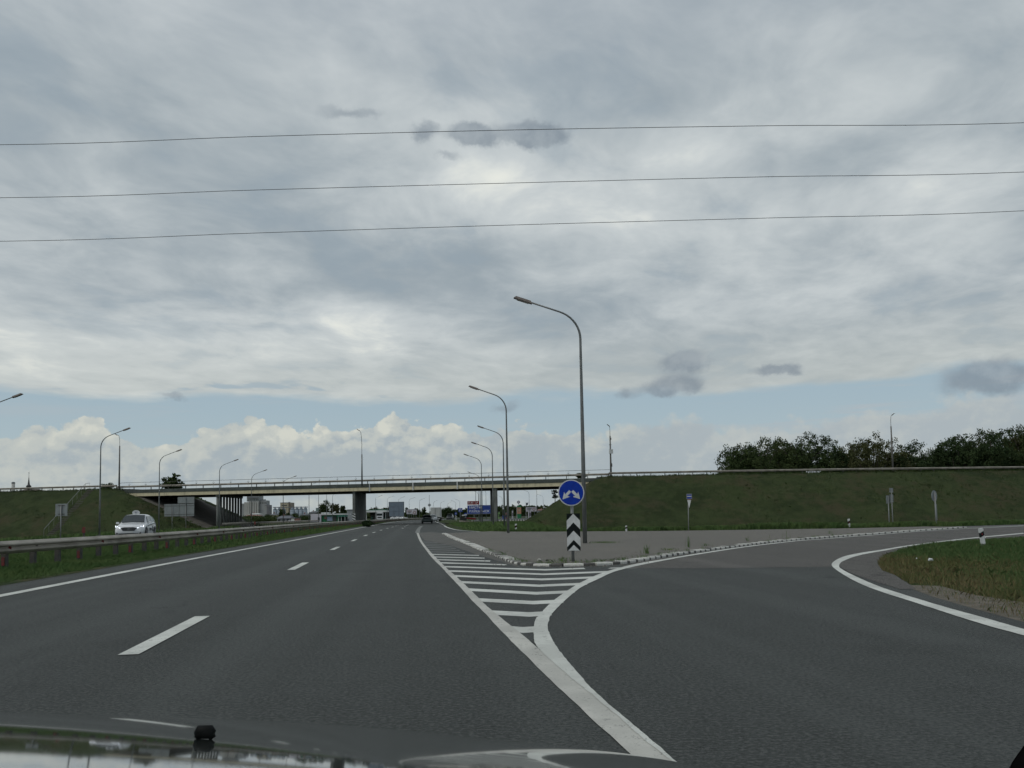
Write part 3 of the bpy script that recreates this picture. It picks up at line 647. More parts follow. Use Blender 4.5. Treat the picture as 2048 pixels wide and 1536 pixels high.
rail_thing('guardrail', 'steel guardrail along the edge of the bridge deck', [(BP(u, .12)[0], BP(u, .12)[1]) for u in (-1.5, BL + 1.5)], 6.94, 3.0, posth=.60)
rail_thing('guardrail', 'steel guardrail along the top of the left embankment', resample([(-150, 158.5), (-76.8, 142.9), (BP(-1.6, .12)[0], BP(-1.6, .12)[1])], 40), 7.15, 2.0, posth=.72)
rail_thing('guardrail', 'steel guardrail along the top of the right embankment', resample([(BP(BL + 1.6, .12)[0], BP(BL + 1.6, .12)[1]), (30, 124.6), (49.5, 125.6), (76.8, 129), (110, 136)], 50), 7.08, 2.0, posth=.72)
pr_ = thing('pipe_railing', 'thin pipe handrail with short forked brackets above the bridge parapet', 'railing', tuple(BP(0, 0)))
o0 = BP(0, 0)
pts = [BP(-1.2, .45, 6.4) - o0, BP(-1.2, .45, 7.2) - o0, BP(-1.0, .45, 7.42) - o0, BP(-.6, .45, 7.46) - o0] + [BP(u, .45, 7.46) - o0 for u in np.linspace(4, BL + 2.0, 12)]
MB().tube(pts, .028, 6).build('top_rail', M_RAILP, pr_)
for i in range(26):
    u = .6 + i * 3.0; p = BP(u, .45, 0) - o0
    mb = MB().tube([p + Vector((0, 0, 6.25)), p + Vector((0, 0, 7.44))], .012, 5)
    mb.beam(p + Vector((0, 0, 7.0)), p + Vector((.16, 0, 7.16)), .035, .035).beam(p + Vector((0, 0, 7.0)), p + Vector((-.16, 0, 7.16)), .035, .035).box(p + Vector((0, 0, 6.97)), (.08, .06, .12))
    if i == 0: f0 = o = mb.build('railing_post', M_RAILP, pr_); fu = p
    else: o = f0.copy(); col.objects.link(o); o.parent = pr_; o.location = p - fu
# main guardrail on the left verge
gp = [(-11.9, 4), (-12.2, 12), (-12.47, 21.0), (-12.62, 25.0), (-13.05, 31.0), (-13.95, 39.5), (-16.3, 58), (-18.9, 80), (-20.7, 98), (-22.4, 121), (-23.4, 140), (-25.5, 160), (-28.5, 190), (-32.2, 225), (-34.0, 262), (-33.0, 310), (-29, 360)]
gpc = resample(catmull(gp, 5), 150)
gt, Q = rail_thing('guardrail', 'long steel guardrail with red reflectors on the left grass verge', [tuple(p) for p in gpc], .70, 1.333, reflect=True, bh=.32, posth=.66, pw=.13)
for q_, lab in ((0, None),):
    pass
posts = [c_ for c_ in gt.children if c_.name.startswith('post')]
rm = MB().add([(0, -.012, -.12), (0, -.085, -.15), (0, -.080, -.215), (0, -.012, -.19), (.01, -.012, -.12), (.01, -.085, -.15), (.01, -.080, -.215), (.01, -.012, -.19)], [(0, 1, 2, 3), (7, 6, 5, 4), (0, 4, 5, 1), (1, 5, 6, 2), (2, 6, 7, 3)])
rm2 = MB().box((-.072, .075, -.50), (.012, .07, .21))
ra = rb = None
gy_ = np.array([p.location.y + gt.location.y for p in posts])
k0 = int(np.argmin(np.abs(gy_ - 21.4)))
for i, p in enumerate(posts):
    if (i - k0) % 3 == 0 and 0 < i < len(posts) - 1:
        if rb is None: rb = o = rm2.build('post_reflector', M_RED, gt)
        else: o = rb.copy(); col.objects.link(o); o.parent = gt
        o.location = p.location; o.rotation_euler = p.rotation_euler
    if (i - k0) % 4 == 0 and 0 < i < len(posts) - 1:
        if ra is None: ra = o = rm.build('rail_reflector', M_RED, gt)
        else: o = ra.copy(); col.objects.link(o); o.parent = gt
        o.location = p.location; o.rotation_euler = p.rotation_euler
# guardrail on the far side of the opposite road
go = [(XL(Y) - 20.5, Y) for Y in (118, 130, 145, 165, 190, 220)]
rail_thing('guardrail', 'steel guardrail behind the bridge columns beyond the opposite road', go, .72, 2.0)

# ------------------------------------------------------------------ street lamps
def lamp_parts(root, H_=9.0, reach=2.15, r0=.076):
    P_ = [(0, 0, -.3), (0, 0, 3.0), (0, 0, H_ - 2.0)]
    n = 9; zb = H_ - 1.35; rad = 1.05
    for k in range(n + 1):
        a = (k / n) * R(70); P_.append((-(rad - rad * math.cos(a)), 0, zb - .35 + rad * math.sin(a)))
    ex_, ez_ = P_[-1][0], P_[-1][2]; rem = reach - .55 + ex_
    P_.append((ex_ - rem, 0, ez_ + rem * math.tan(R(20))))
    rr_ = [r0, r0 * .9, r0 * .55] + [r0 * (.55 - .15 * k / n) for k in range(n + 1)] + [r0 * .38]
    MB().tube(P_, rr_, 10).build('pole', M_POLE, root, True)
    MB().box((0, 0, .02), (.34, .34, .05)).build('base_plate', M_POLE, root)
    t_ = Vector((-math.cos(R(20)), 0, math.sin(R(20)))); e = Vector(P_[-1]); c_ = e + t_ * .30
    hd = MB(); hd.box(c_, (.66, .22, .085), ry=R(20), taper=.8); hd.build('lamp_head', M_LAMPH, root)
    MB().box(c_ - Vector((.02, 0, .055)), (.42, .16, .02), ry=R(20)).build('lamp_lens', mat('lamp_lens', (.30, .26, .22), .3, noise=(9, .4, (.25, .22, .2))), root)
RD = math.atan(.11)
def lampset(name, lst, group, H_, reach, labels=None):
    first = None
    for i, (x, y, rz, lab) in enumerate(lst):
        if first is None:
            first = thing(name, lab, 'street lamp', (x, y, 0), rz, group); lamp_parts(first, H_, reach)
        else: copy_tree(first, (x, y, 0), rz, lab)
Gr = 'street lamps arching left over the main road'
right = [(2.60, 31.4, .0, 'tallest nearest street lamp rising from the paved island beside the blue arrow sign'),
         (-.30, 51.6, .0, 'second street lamp at the grass edge behind the paved island'),
         (-.75, 74.8, .0, 'third street lamp, the thin mast just left of the lamp at the grass edge'),
         (-2.1, 91.3, .0, 'fourth street lamp, passing just in front of the right bridge pier'),
         (-3.9, 108.7, .0, 'fifth street lamp, the last before the bridge between pier and road'),
         (-5.75, 153, .0, 'street lamp just beyond the bridge whose arm shows above the railing'),
         (-6.9, 176, .0, 'street lamp beyond the bridge with its head barely above the railing'),
         (-8.6, 200, .0, 'street lamp beyond the bridge rising behind the dark red route sign')]
lampset('street_lamp', right, Gr, 9.0, 2.2)
for o in [o for o in col.objects if o.get('group') == Gr]: o.scale = (1.08, 1, 1.037) if 'tallest' in o['label'] else (1, 1, 1.012)
left = [(-31.8, 51.3, math.pi, 'street lamp at the left picture edge with only its arm tip showing'),
        (-34.15, 71.2, math.pi, 'street lamp behind the guardrail between the square sign back and the white taxi'),
        (-38.5, 93.7, math.pi, 'street lamp just right of the white taxi beside the large sign backs'),
        (-37.7, 110.6, math.pi, 'street lamp in front of the first bridge column'),
        (-40.9, 134.8, math.pi, 'street lamp behind the bridge right of the column row'),
        (-41.6, 156, math.pi, 'street lamp beyond the bridge with its bent arm just above the railing'),
        (-42.6, 180, math.pi, 'street lamp beyond the bridge with only its arm tip above the railing')]
lampset('street_lamp', left, 'street lamps arching right over the opposite road', 9.0, 2.4)
farl = []
FL = ['thin far lamp pole crossing the left end of the white shop wall', 'thin far lamp pole in front of the big round tree behind the shop', 'thin far lamp pole rising over the green part of the shop',
      'far lamp just right of the middle pier over the filling station canopy', 'far lamp between the filling station lorry and the big billboard back', 'far lamp whose arm shows just above the big billboard back', 'far lamp above the printed white billboard',
      'far lamp above the round emblem billboard', 'far lamp seen just above the box truck body', 'far lamp right of the box truck, left of the wide round tree', 'far lamp rising out of the wide round tree beyond the off-road car']
FR = ['far lamp just left of the hooked arrow sign', 'far lamp standing directly over the hooked arrow sign', 'lamp seen through the gap above the blue direction sign', 'lamp seen just left of the right bridge pier above the direction sign', 'far lamp just right of the right bridge pier',
      'far lamp arching left over the round emblem billboard', 'straight lamp mast beside the dark flag', 'small far lamp nearest the right embankment cone']
for i, (bx, tipx, tipy, Y) in enumerate([(636, 0, 0, 205), (652, 0, 0, 230), (664, 0, 0, 250), (750, 0, 0, 304), (773.4, 0, 0, 316), (795.7, 0, 0, 330), (817, 0, 0, 345), (837.5, 0, 0, 362), (865.7, 0, 0, 410), (879.5, 0, 0, 440), (893.5, 0, 0, 470)]):
    farl.append(((bx - 1024) / 1720 * Y, Y, math.pi, FL[i]))
lampset('street_lamp', farl, 'far street lamps in the left row beyond the bridge', 9.0, 2.4)
farr = [((bx - 1024) / 1720 * Y, Y, 0.0, FR[j_]) for j_, (bx, Y) in enumerate([(909.8, 420), (918, 390), (955.5, 260), (970.5, 240), (1003, 330), (1072, 235), (1056.8, 262), (1085, 330)])]
lampset('street_lamp', farr, 'far street lamps in the right row beyond the bridge', 9.0, 2.2)

def concrete_lamp(px_, Ybase, ztop, z0, rz, label, arm=1.0, box=False, thin=False):
    X_ = (px_ - 1024) / 1720 * Ybase
    t_ = thing('street_lamp', label, 'street lamp', (X_, Ybase, z0), rz, 'concrete lamp posts along the upper road')
    zs = (ztop - z0); zc = zs * (.55 if thin else .80)
    MB().tube([(0, 0, -.4), (0, 0, zc)], [.16 if not thin else .13, .095], 8).build('pole', M_CPOLE if not thin else M_POLE, t_, True)
    pp = [(0, 0, zc - .2), (0, 0, zc + (zs - zc) * .45)] + [(-arm * .3 * (k / 3) ** 1.5, 0, zc + (zs - zc) * (.45 + .45 * k / 3 * 1.0)) for k in range(1, 4)]; pp.append((-arm, 0, zs))
    MB().tube(pp, .035, 6).build('arm', M_POLE, t_, True)
    MB().box((-arm - .1, 0, zs + .02), (.5, .16, .08), ry=R(38)).build('lamp_head', M_LAMPH, t_)
    if box:
        MB().box((0.02, -.22, zs * .50), (.55, .25, .62)).build('equipment_box', M_WHITE, t_)
        MB().tube([(-.17, 0, zs * .63), (.17, 0, zs * .63)], .05, 6).build('cross_bracket', M_CPOLE, t_)
        MB().box((.08, -.05, zs * .745), (.12, .2, .3)).build('insulator', M_CPOLE, t_)
        MB().box((.14, -.05, zs * .24), (.10, .2, .5)).build('junction_box', M_CPOLE, t_)
concrete_lamp(237, 139.5, 15.322, 5.9, 0, 'tapered concrete lamp post at the left end of the bridge', .55)
concrete_lamp(723, 131.0, 14.503, 6.2, 0, 'slim lamp post standing on the bridge deck above the middle pier', .45, thin=True)
concrete_lamp(1221.5, 125.2, 13.927, 6.3, R(12), 'lamp post with a white equipment box at the right end of the bridge', .12, box=True)
concrete_lamp(1786, 128.0, 15.128, 6.3, R(180), 'tapered concrete lamp post on the right embankment in front of the trees', .30)

# ------------------------------------------------------------------ near signs
def disc(mb, M, r, th, n=40, mi=0): return mb.plate([(r * math.cos(2 * math.pi * k / n), r * math.sin(2 * math.pi * k / n)) for k in range(n)], M, th, mi)
def bev(poly): return poly
sg = thing('road_sign', 'round blue sign with two white arrows above a black and white chevron board', 'road sign', (1.33, 19.35, .1))
MB().tube([(0, .06, -.3), (0, .06, 1.72)], .035, 12).build('post', M_GALV, sg, True)
T0 = Matrix.Translation((0, 0, 0))
zc_ = 1.596 - .1; zt_ = 1.130 - .1; zb_ = 0.298 - .1
disc(MB(), Matrix.Translation((-.015, -.012, zc_)), .295, .014).build('sign_rim', M_WHITE, sg)
disc(MB(), Matrix.Translation((-.015, -.0165, zc_)), .272, .004).build('sign_face', M_BLUE, sg)
def arrow(sx):
    # arrow pointing down and outwards, from near the centre
    a = R(-48); d = Vector((math.cos(a) * sx, math.sin(a))); n_ = Vector((-d.y, d.x))
    s0 = Vector((.022 * sx, .050)); 
    pts = [s0 + n_ * .030, s0 - n_ * .030, s0 - n_ * .030 + d * .125, s0 - n_ * .082 + d * .100, s0 + d * .250, s0 + n_ * .082 + d * .100, s0 + n_ * .030 + d * .125]
    pts = [(p.x * 1.05, p.y - .01) for p in pts]
    return pts if sx > 0 else pts[::-1]
for sx in (-1, 1):
    MB().plate(arrow(sx), Matrix.Translation((-.015, -.0195, zc_)), .0025).build('arrow', M_WHITE, sg)
hw = .150
bh_ = zt_ - zb_
MB().box((.02, .004, (zt_ + zb_) / 2), (hw * 2, .012, bh_)).build('chevron_board', M_BLACK, sg)
ch = .115 / .83 * bh_ * 0 + bh_ * .222
Mx = Matrix.Translation((.02, -.0055, 0))
def chev(zap, th, clipz):
    zl = zap - hw * 1.05
    return [(-hw, max(zl - th, clipz)), (-hw, zl), (0, zap), (hw, zl), (hw, max(zl - th, clipz)), (0, max(zap - th, clipz))]
MB().plate(chev(zt_ - .005, .195, zb_), Mx, .003).build('chevron', M_WHITE, sg)
MB().plate(chev(zt_ - .385, .205, zb_), Mx, .003).build('chevron', M_WHITE, sg)
MB().plate([(-hw * .86, zb_ + .003), (0, zb_ + .130), (hw * .86, zb_ + .003)], Mx, .003).build('chevron', M_WHITE, sg)
for z in (zc_ + .12, zc_ - .12, zb_ + .2, zt_ - .2):
    MB().box((0, .03, z), (.09, .05, .03)).build('clamp', M_GALV, sg)

# sign back at the left
def sign_back(name, label, X_, Y_, w_, z0, z1, posts_, hz=0.0, rz=0.0, cat='road sign', grid=0):
    t_ = thing(name, label, cat, (X_, Y_, 0), rz)
    MB().box((0, .02, (z0 + z1) / 2), (w_, .02, z1 - z0)).build('panel', M_SIGNB, t_)
    for p in posts_: MB().tube([(p, -.04, -.6), (p, -.04, z1 - (z1 - z0) * .15)], .04, 8).build('post', M_GALV, t_, True)
    for z in (z0 + (z1 - z0) * .15, z1 - (z1 - z0) * .15): MB().box((0, -.005, z), (min(w_ * .55, w_) if len(posts_) == 1 else w_ * .98, .025, .04)).build('stiffener', M_RAILP, t_)
    for i in range(grid): MB().box((-w_ / 2 + w_ * (i + 1) / (grid + 1), .002, (z0 + z1) / 2), (.03, .015, z1 - z0)).build('panel_joint', M_RAILP, t_)
    return t_
Y = 62.; sign_back('road_sign', 'back of a small square sign on one post behind the left guardrail', (122 - 1024) / 1720 * Y, Y, .86, 1.613, 2.494, [0])
Y = 108.
X1 = (357.7 - 1024) / 1720 * Y
tb = sign_back('road_sign', 'wide grey back of a large sign with a smaller panel on top', X1, Y, 59.5 / 1720 * Y, 1.692, 3.225, [-.86, .86], grid=3)
MB().box(((371 - 357.7) / 1720 * Y, .02, (3.291 + 4.087) / 2), (33 / 1720 * Y, .02, 4.087 - 3.291)).build('upper_panel', M_SIGNB, tb)
MB().tube([((371 - 357.7) / 1720 * Y, -.04, 2.4), ((371 - 357.7) / 1720 * Y, -.04, 4.087)], .04, 6).build('upper_post', M_GALV, tb)
# right side sign backs
Y = 64.
t_ = thing('road_sign', 'two narrow overlapping sign backs seen almost edge on at the foot of the right slope', 'road sign', ((1777 - 1024) / 1720 * Y, Y, 0))
rzz = R(38)
def zz_(px_, py_, Y_): return (1030 - .0175 * (px_ - 1024) - py_) / 1720 * Y_ + 1.12
mb = MB().box((-.12, 0, (zz_(1774, 991, Y) + zz_(1774, 1007, Y)) / 2), (.62, .02, zz_(1774, 991, Y) - zz_(1774, 1007, Y)), rz=rzz); mb.build('panel', M_SIGNB, t_)
MB().box((.17, .1, (zz_(1781, 976, Y) + zz_(1781, 985, Y)) / 2), (.50, .02, zz_(1781, 976, Y) - zz_(1781, 985, Y)), rz=rzz).build('panel', M_SIGNB, t_)
MB().box((.17, .1, (zz_(1781, 989, Y) + zz_(1781, 1004.5, Y)) / 2), (.50, .02, zz_(1781, 989, Y) - zz_(1781, 1004.5, Y)), rz=rzz).build('panel', M_SIGNB, t_)
for x_, y_ in ((-.14, -.03), (.16, .06)): MB().tube([(x_, y_, -1.2), (x_, y_, zz_(1778, 978 if x_ > 0 else 992, Y))], .04, 8).build('post', M_GALV, t_, True)
Y = 51.
t_ = thing('road_sign', 'oval-looking round sign back turned almost edge on, right of the two narrow sign backs', 'road sign', ((1866 - 1024) / 1720 * Y, Y, 0))
zr = zz_(1865, 992, Y)
disc(MB(), Matrix.Translation((0, 0, zr)) @ Matrix.Rotation(R(37), 4, 'Z'), .33, .015, 28).build('panel', M_SIGNB, t_)
MB().tube([(.02, -.03, -.8), (.02, -.03, zr + .2)], .045, 8).build('post', M_GALV, t_, True)
MB().box((.10, .10, zr - .95), (.22, .02, .95), rz=R(37)).build('lower_plate', M_SIGNB, t_)
# stop sign board: blue square over a white inverted triangle
Y = 49.
t_ = thing('road_sign', 'small blue square sign with a white bar above a narrow white inverted triangle', 'road sign', ((1373.5 - 1024) / 1720 * Y, Y, 0))
MB().tube([(-.02, .03, -.6), (.04, .03, zz_(1376, 990, Y))], .026, 8).build('post', M_GALV, t_, True)
c0 = (1376.5 - 1373.5) / 1720 * Y
zA, zB = zz_(1376, 987.5, Y), zz_(1376, 998.5, Y); w_ = .31
MB().box((c0, -.02, (zA + zB) / 2), (w_, .015, zA - zB)).build('panel', M_SIGNB, t_)
MB().box((c0, -.0295, zA - .09), (w_ * .86, .003, .065)).build('blue_band', M_BLUE, t_)
MB().box((c0, -.0295, zB + .08), (w_ * .86, .003, .085)).build('blue_band', M_BLUE, t_)
MB().box((c0, -.0295, (zA + zB) / 2 + .005), (w_ * .8, .003, .05)).build('white_bar', M_WHITE, t_)
MB().box((c0 + .0, -.02, zB - .02), (.2, .014, .03)).build('red_edge', M_SRED, t_)
MB().plate([(c0 - .12, zB - .04), (c0 + .10, zB - .04), (c0 - .02, zB - .50)][::-1], Matrix.Translation((0, -.025, 0)), .012).build('triangle', M_WHITE, t_)

# delineator posts
def delineator(X_, Y_, h_, label, lean=0.0, w_=.11, first=None):
    if first is None:
        t_ = thing('marker_post', label, 'marker post', (X_, Y_, 0), 0, 'white marker posts with a black band')
        mb = MB(); mb.add([(-w_ / 2, -.03, -.2), (w_ / 2, -.03, -.2), (w_ / 2, .04, -.2), (-w_ / 2, .04, -.2), (-w_ / 2, -.03, h_ * .5), (w_ / 2, -.03, h_ * .60), (w_ / 2, .04, h_ * .60), (-w_ / 2, .04, h_ * .5)],
                          [(0, 1, 5, 4), (1, 2, 6, 5), (2, 3, 7, 6), (3, 0, 4, 7), (4, 5, 6, 7)]); mb.build('lower_body', M_WHITE, t_)
        mb = MB(); q = w_ / 2
        mb.add([(-q, -.03, h_ * .5), (q, -.03, h_ * .60), (q, .04, h_ * .60), (-q, .04, h_ * .5), (-q, -.03, h_ * .76), (q, -.03, h_ * .86), (q, .04, h_ * .86), (-q, .04, h_ * .76)],
               [(0, 1, 5, 4), (1, 2, 6, 5), (2, 3, 7, 6), (3, 0, 4, 7)]); mb.build('black_band', M_BLACK, t_)
        mb = MB(); mb.add([(-q, -.03, h_ * .76), (q, -.03, h_ * .86), (q, .04, h_ * .86), (-q, .04, h_ * .76), (-q, -.03, h_), (q, -.03, h_ * 1.03), (q, .04, h_ * 1.03), (-q, .04, h_)],
               [(0, 1, 5, 4), (1, 2, 6, 5), (2, 3, 7, 6), (3, 0, 4, 7), (4, 5, 6, 7)]); mb.build('cap', M_WHITE, t_)
        MB().box((0.0, -.034, h_ * .68), (.022, .006, .05)).build('reflector', M_SRED, t_)
        t_.rotation_euler = (0, lean, 0); return t_
    t_ = copy_tree(first, (X_, Y_, 0), 0, label); t_.rotation_euler = (0, lean, 0); return t_
dl = delineator((13.448,24.747)[0], (13.448,24.747)[1], .50, 'largest white marker post, standing in the near right grass', R(-6))
delineator((19.055,48.647)[0], (19.055,48.647)[1] + .3, .5, 'white marker post at the grass edge below the narrow sign backs', R(-2), first=dl).scale = (1, 1, 1.12)
delineator((6.627,50.334)[0], (6.627,50.334)[1] + .3, .5, 'small white marker post at the grass edge right of the tallest lamp', 0, first=dl).scale = (.9, 1, .75)
delineator((0.176,56.774)[0], (0.176,56.774)[1] + .3, .5, 'white marker post beside the second street lamp', 0, first=dl).scale = (1.2, 1, 1.05)
# red capped markers on the opposite verge
for i, (px_, y_, lab) in enumerate([(168, 40., 'red topped marker post behind the left guardrail near the square sign back'), (509, 82., 'red topped marker post behind the guardrail right of the bridge columns')]):
    X_ = (px_ - 1024) / 1720 * y_
    t_ = thing('marker_post', lab, 'marker post', (X_, y_, 0))
    MB().box((0, 0, .25), (.07, .05, .8)).build('post', M_RAILP, t_)
    zt = zz_(px_, 1055 if i == 0 else 1043.5, y_)
    MB().box((0, -.035, zt - .12), (.14, .02, .24)).build('red_reflector', M_RED, t_)
    MB().box((0, 0, zt - .12), (.10, .05, .26)).build('cap', M_SRED, t_)

# stairs on the left embankment
st0 = np.array(((88 - 1024) / 1720 * 127.0, 127.0)); st1 = np.array(((178 - 1024) / 1720 * 141.5, 141.5))
st = thing('stairway', 'concrete steps with a thin metal handrail climbing the left embankment', 'stairs', (st0[0], st0[1], 0))
d = st1 - st0; Ls = np.linalg.norm(d); tt = d / Ls; ang = math.atan2(tt[1], tt[0])
first = None
def eh(x, y): return float(emb_h(np.array([[x]]), np.array([[y]]))[0, 0])
for i in range(30):
    p = st0 + d * (i + .5) / 30
    if first is None: first = o = MB().box((0, 0, 0), (.5, 1.0, .16)).build('step', M_SLOPE, st)
    else: o = first.copy(); col.objects.link(o); o.parent = st
    o.location = (p[0] - st0[0] + .9, p[1] - st0[1] - .4, max(eh(p[0] + .9, p[1] - .4), -1.4) - .05); o.rotation_euler = (0, 0, ang)
hp = []
for i in range(11):
    p = st0 + d * i / 10; z = max(eh(p[0], p[1]), -1.4); q = Vector((p[0] - st0[0], p[1] - st0[1], z)); hp.append(q + Vector((0, 0, 1.15)))
    MB().tube([q - Vector((0, 0, .2)), q + Vector((0, 0, 1.15))], .022, 6).build('rail_post', M_GALV, st)
MB().tube(hp, .035, 6).build('handrail', M_GALV, st)

# ------------------------------------------------------------------ power cables
for i, pts_ in enumerate([[(-37.553,62.000,29.165), (-18.570,62.000,29.453), (0.423,62.000,29.609), (19.415,62.000,29.592), (38.401,62.000,29.480)],
                          [(-38.668,64.000,25.917), (-19.157,64.000,26.173), (0.364,64.000,26.370), (19.890,64.000,26.509), (39.416,64.000,26.531)],
                          [(-39.796,66.000,23.203), (-19.746,66.000,23.506), (0.316,66.000,23.788), (20.387,66.000,23.991), (40.467,66.000,24.213)]]):
    lab = ('highest', 'middle', 'lowest')[i] + ' of the three thin power cables crossing the sky'
    a, b = Vector(pts_[0]), Vector(pts_[1]); e = Vector(pts_[4]); f_ = Vector(pts_[3])
    P_ = [tuple(a + (a - b) * 2.0 + Vector((0, 0, 1.2)))] + [tuple(q) for q in pts_] + [tuple(e + (e - f_) * 2.0 + Vector((0, 0, 1.2)))]
    tag(MB().tube([tuple(p) for p in catmull(P_, 8)], .021, 6).build('power_cable', M_WIRE), lab, 'cable', 'power cables across the sky')

# ------------------------------------------------------------------ vehicles
M_CARW = mat('car_paint_white', (.62, .64, .66), .25, noise=(.8, .3, (.58, .60, .62)), coat=.6)
M_CARG = mat('car_paint_dark_green', (.05, .07, .068), .4, .2, noise=(.8, .3, (.04, .06, .06)), coat=.3)
M_CARD = mat('car_paint_dark', (.03, .032, .035), .35, .2, noise=(.8, .3, (.025, .027, .03)), coat=.4)
M_CARS = mat('car_paint_silver', (.30, .32, .33), .35, .4, noise=(.8, .3, (.26, .28, .29)), coat=.4)
M_GLASS = mat('car_window_glass', (.018, .026, .028), .08, .0, spec=.8, noise=(1, .3, (.022, .03, .033)))
M_TYRE = mat('tyre_rubber', (.015, .015, .016), .9, noise=(9, .5, (.02, .02, .02)))
M_RIM = mat('wheel_rim', (.20, .21, .22), .4, .6, noise=(9, .4, (.15, .16, .17)))
M_TRIM = mat('black_trim', (.015, .016, .018), .6, noise=(6, .4, (.022, .022, .024)))
M_HLIT = mat('headlight_lit', (.8, .85, .9), .2, noise=(5, .3, (.75, .8, .9)), emit=((.85, .92, 1.0), 1.6))
M_TAIL = mat('tail_light_red', (.30, .02, .02), .3, noise=(5, .4, (.25, .02, .02)))
M_PLATE = mat('number_plate', (.55, .57, .57), .5, noise=(5, .3, (.5, .52, .52)))
def loft(secs, n_=None, mi=None):
    """secs: list of (y, [(x,z)...half outline from bottom centre up and over to top centre]) -> closed mirrored body"""
    mb = MB(); rings = []
    for y, hp_ in secs:
        ring = [(x, y, z) for x, z in hp_] + [(-x, y, z) for x, z in hp_[::-1] if x > 1e-5]
        rings.append(ring)
    m = len(rings[0]); vs_ = [q for r in rings for q in r]
    fs = [(i * m + k, i * m + (k + 1) % m, (i + 1) * m + (k + 1) % m, (i + 1) * m + k) for i in range(len(rings) - 1) for k in range(m)]
    fs += [tuple(range(m))[::-1], tuple((len(rings) - 1) * m + k for k in range(m))]
    return mb.add(vs_, fs)
def wheel(parent, x, y, r=.35, w_=.22):
    a = MB().tube([(x - w_ / 2, y, r), (x - w_ / 2 + .03, y, r), (x + w_ / 2 - .03, y, r), (x + w_ / 2, y, r)], [r * .92, r, r, r * .92], 24).build('wheel', M_TYRE, parent, True)
    sx = 1 if x > 0 else -1
    mb = MB().tube([(x + sx * (w_ / 2 - .02), y, r), (x + sx * (w_ / 2 + .012), y, r)], [r * .62, r * .60], 20)
    mb.build('rim', M_RIM, a)
    for k in range(5):
        th = 2 * math.pi * k / 5; MB().beam((x + sx * (w_ / 2 + .016), y, r), (x + sx * (w_ / 2 + .016), y + math.cos(th) * r * .58, r + math.sin(th) * r * .58), .02, .07).build('spoke', M_RIM, a)
def body_section(hw_, z0, zb, zt, hwt, zroof=None, hwr=None):
    """half outline: sill z0, belt zb (widest hw_), top zt width hwt"""
    o = [(0, z0), (hw_ * .86, z0), (hw_ * .97, z0 + .06), (hw_, z0 + (zb - z0) * .45), (hw_ * .985, z0 + (zb - z0) * .8), (hw_ * .93, zb)]
    if zroof is None: o += [(hwt, zt - .02), (hwt * .92, zt), (hwt * .6, zt + .015), (hwt * .3, zt + .022), (0, zt + .025)]
    else: o += [(hwr + (hw_ * .93 - hwr) * .5, (zb + zroof) / 2 - .01), (hwr + .02, zroof - .10), (hwr * .90, zroof - .02), (hwr * .5, zroof), (0, zroof + .012)]
    return o
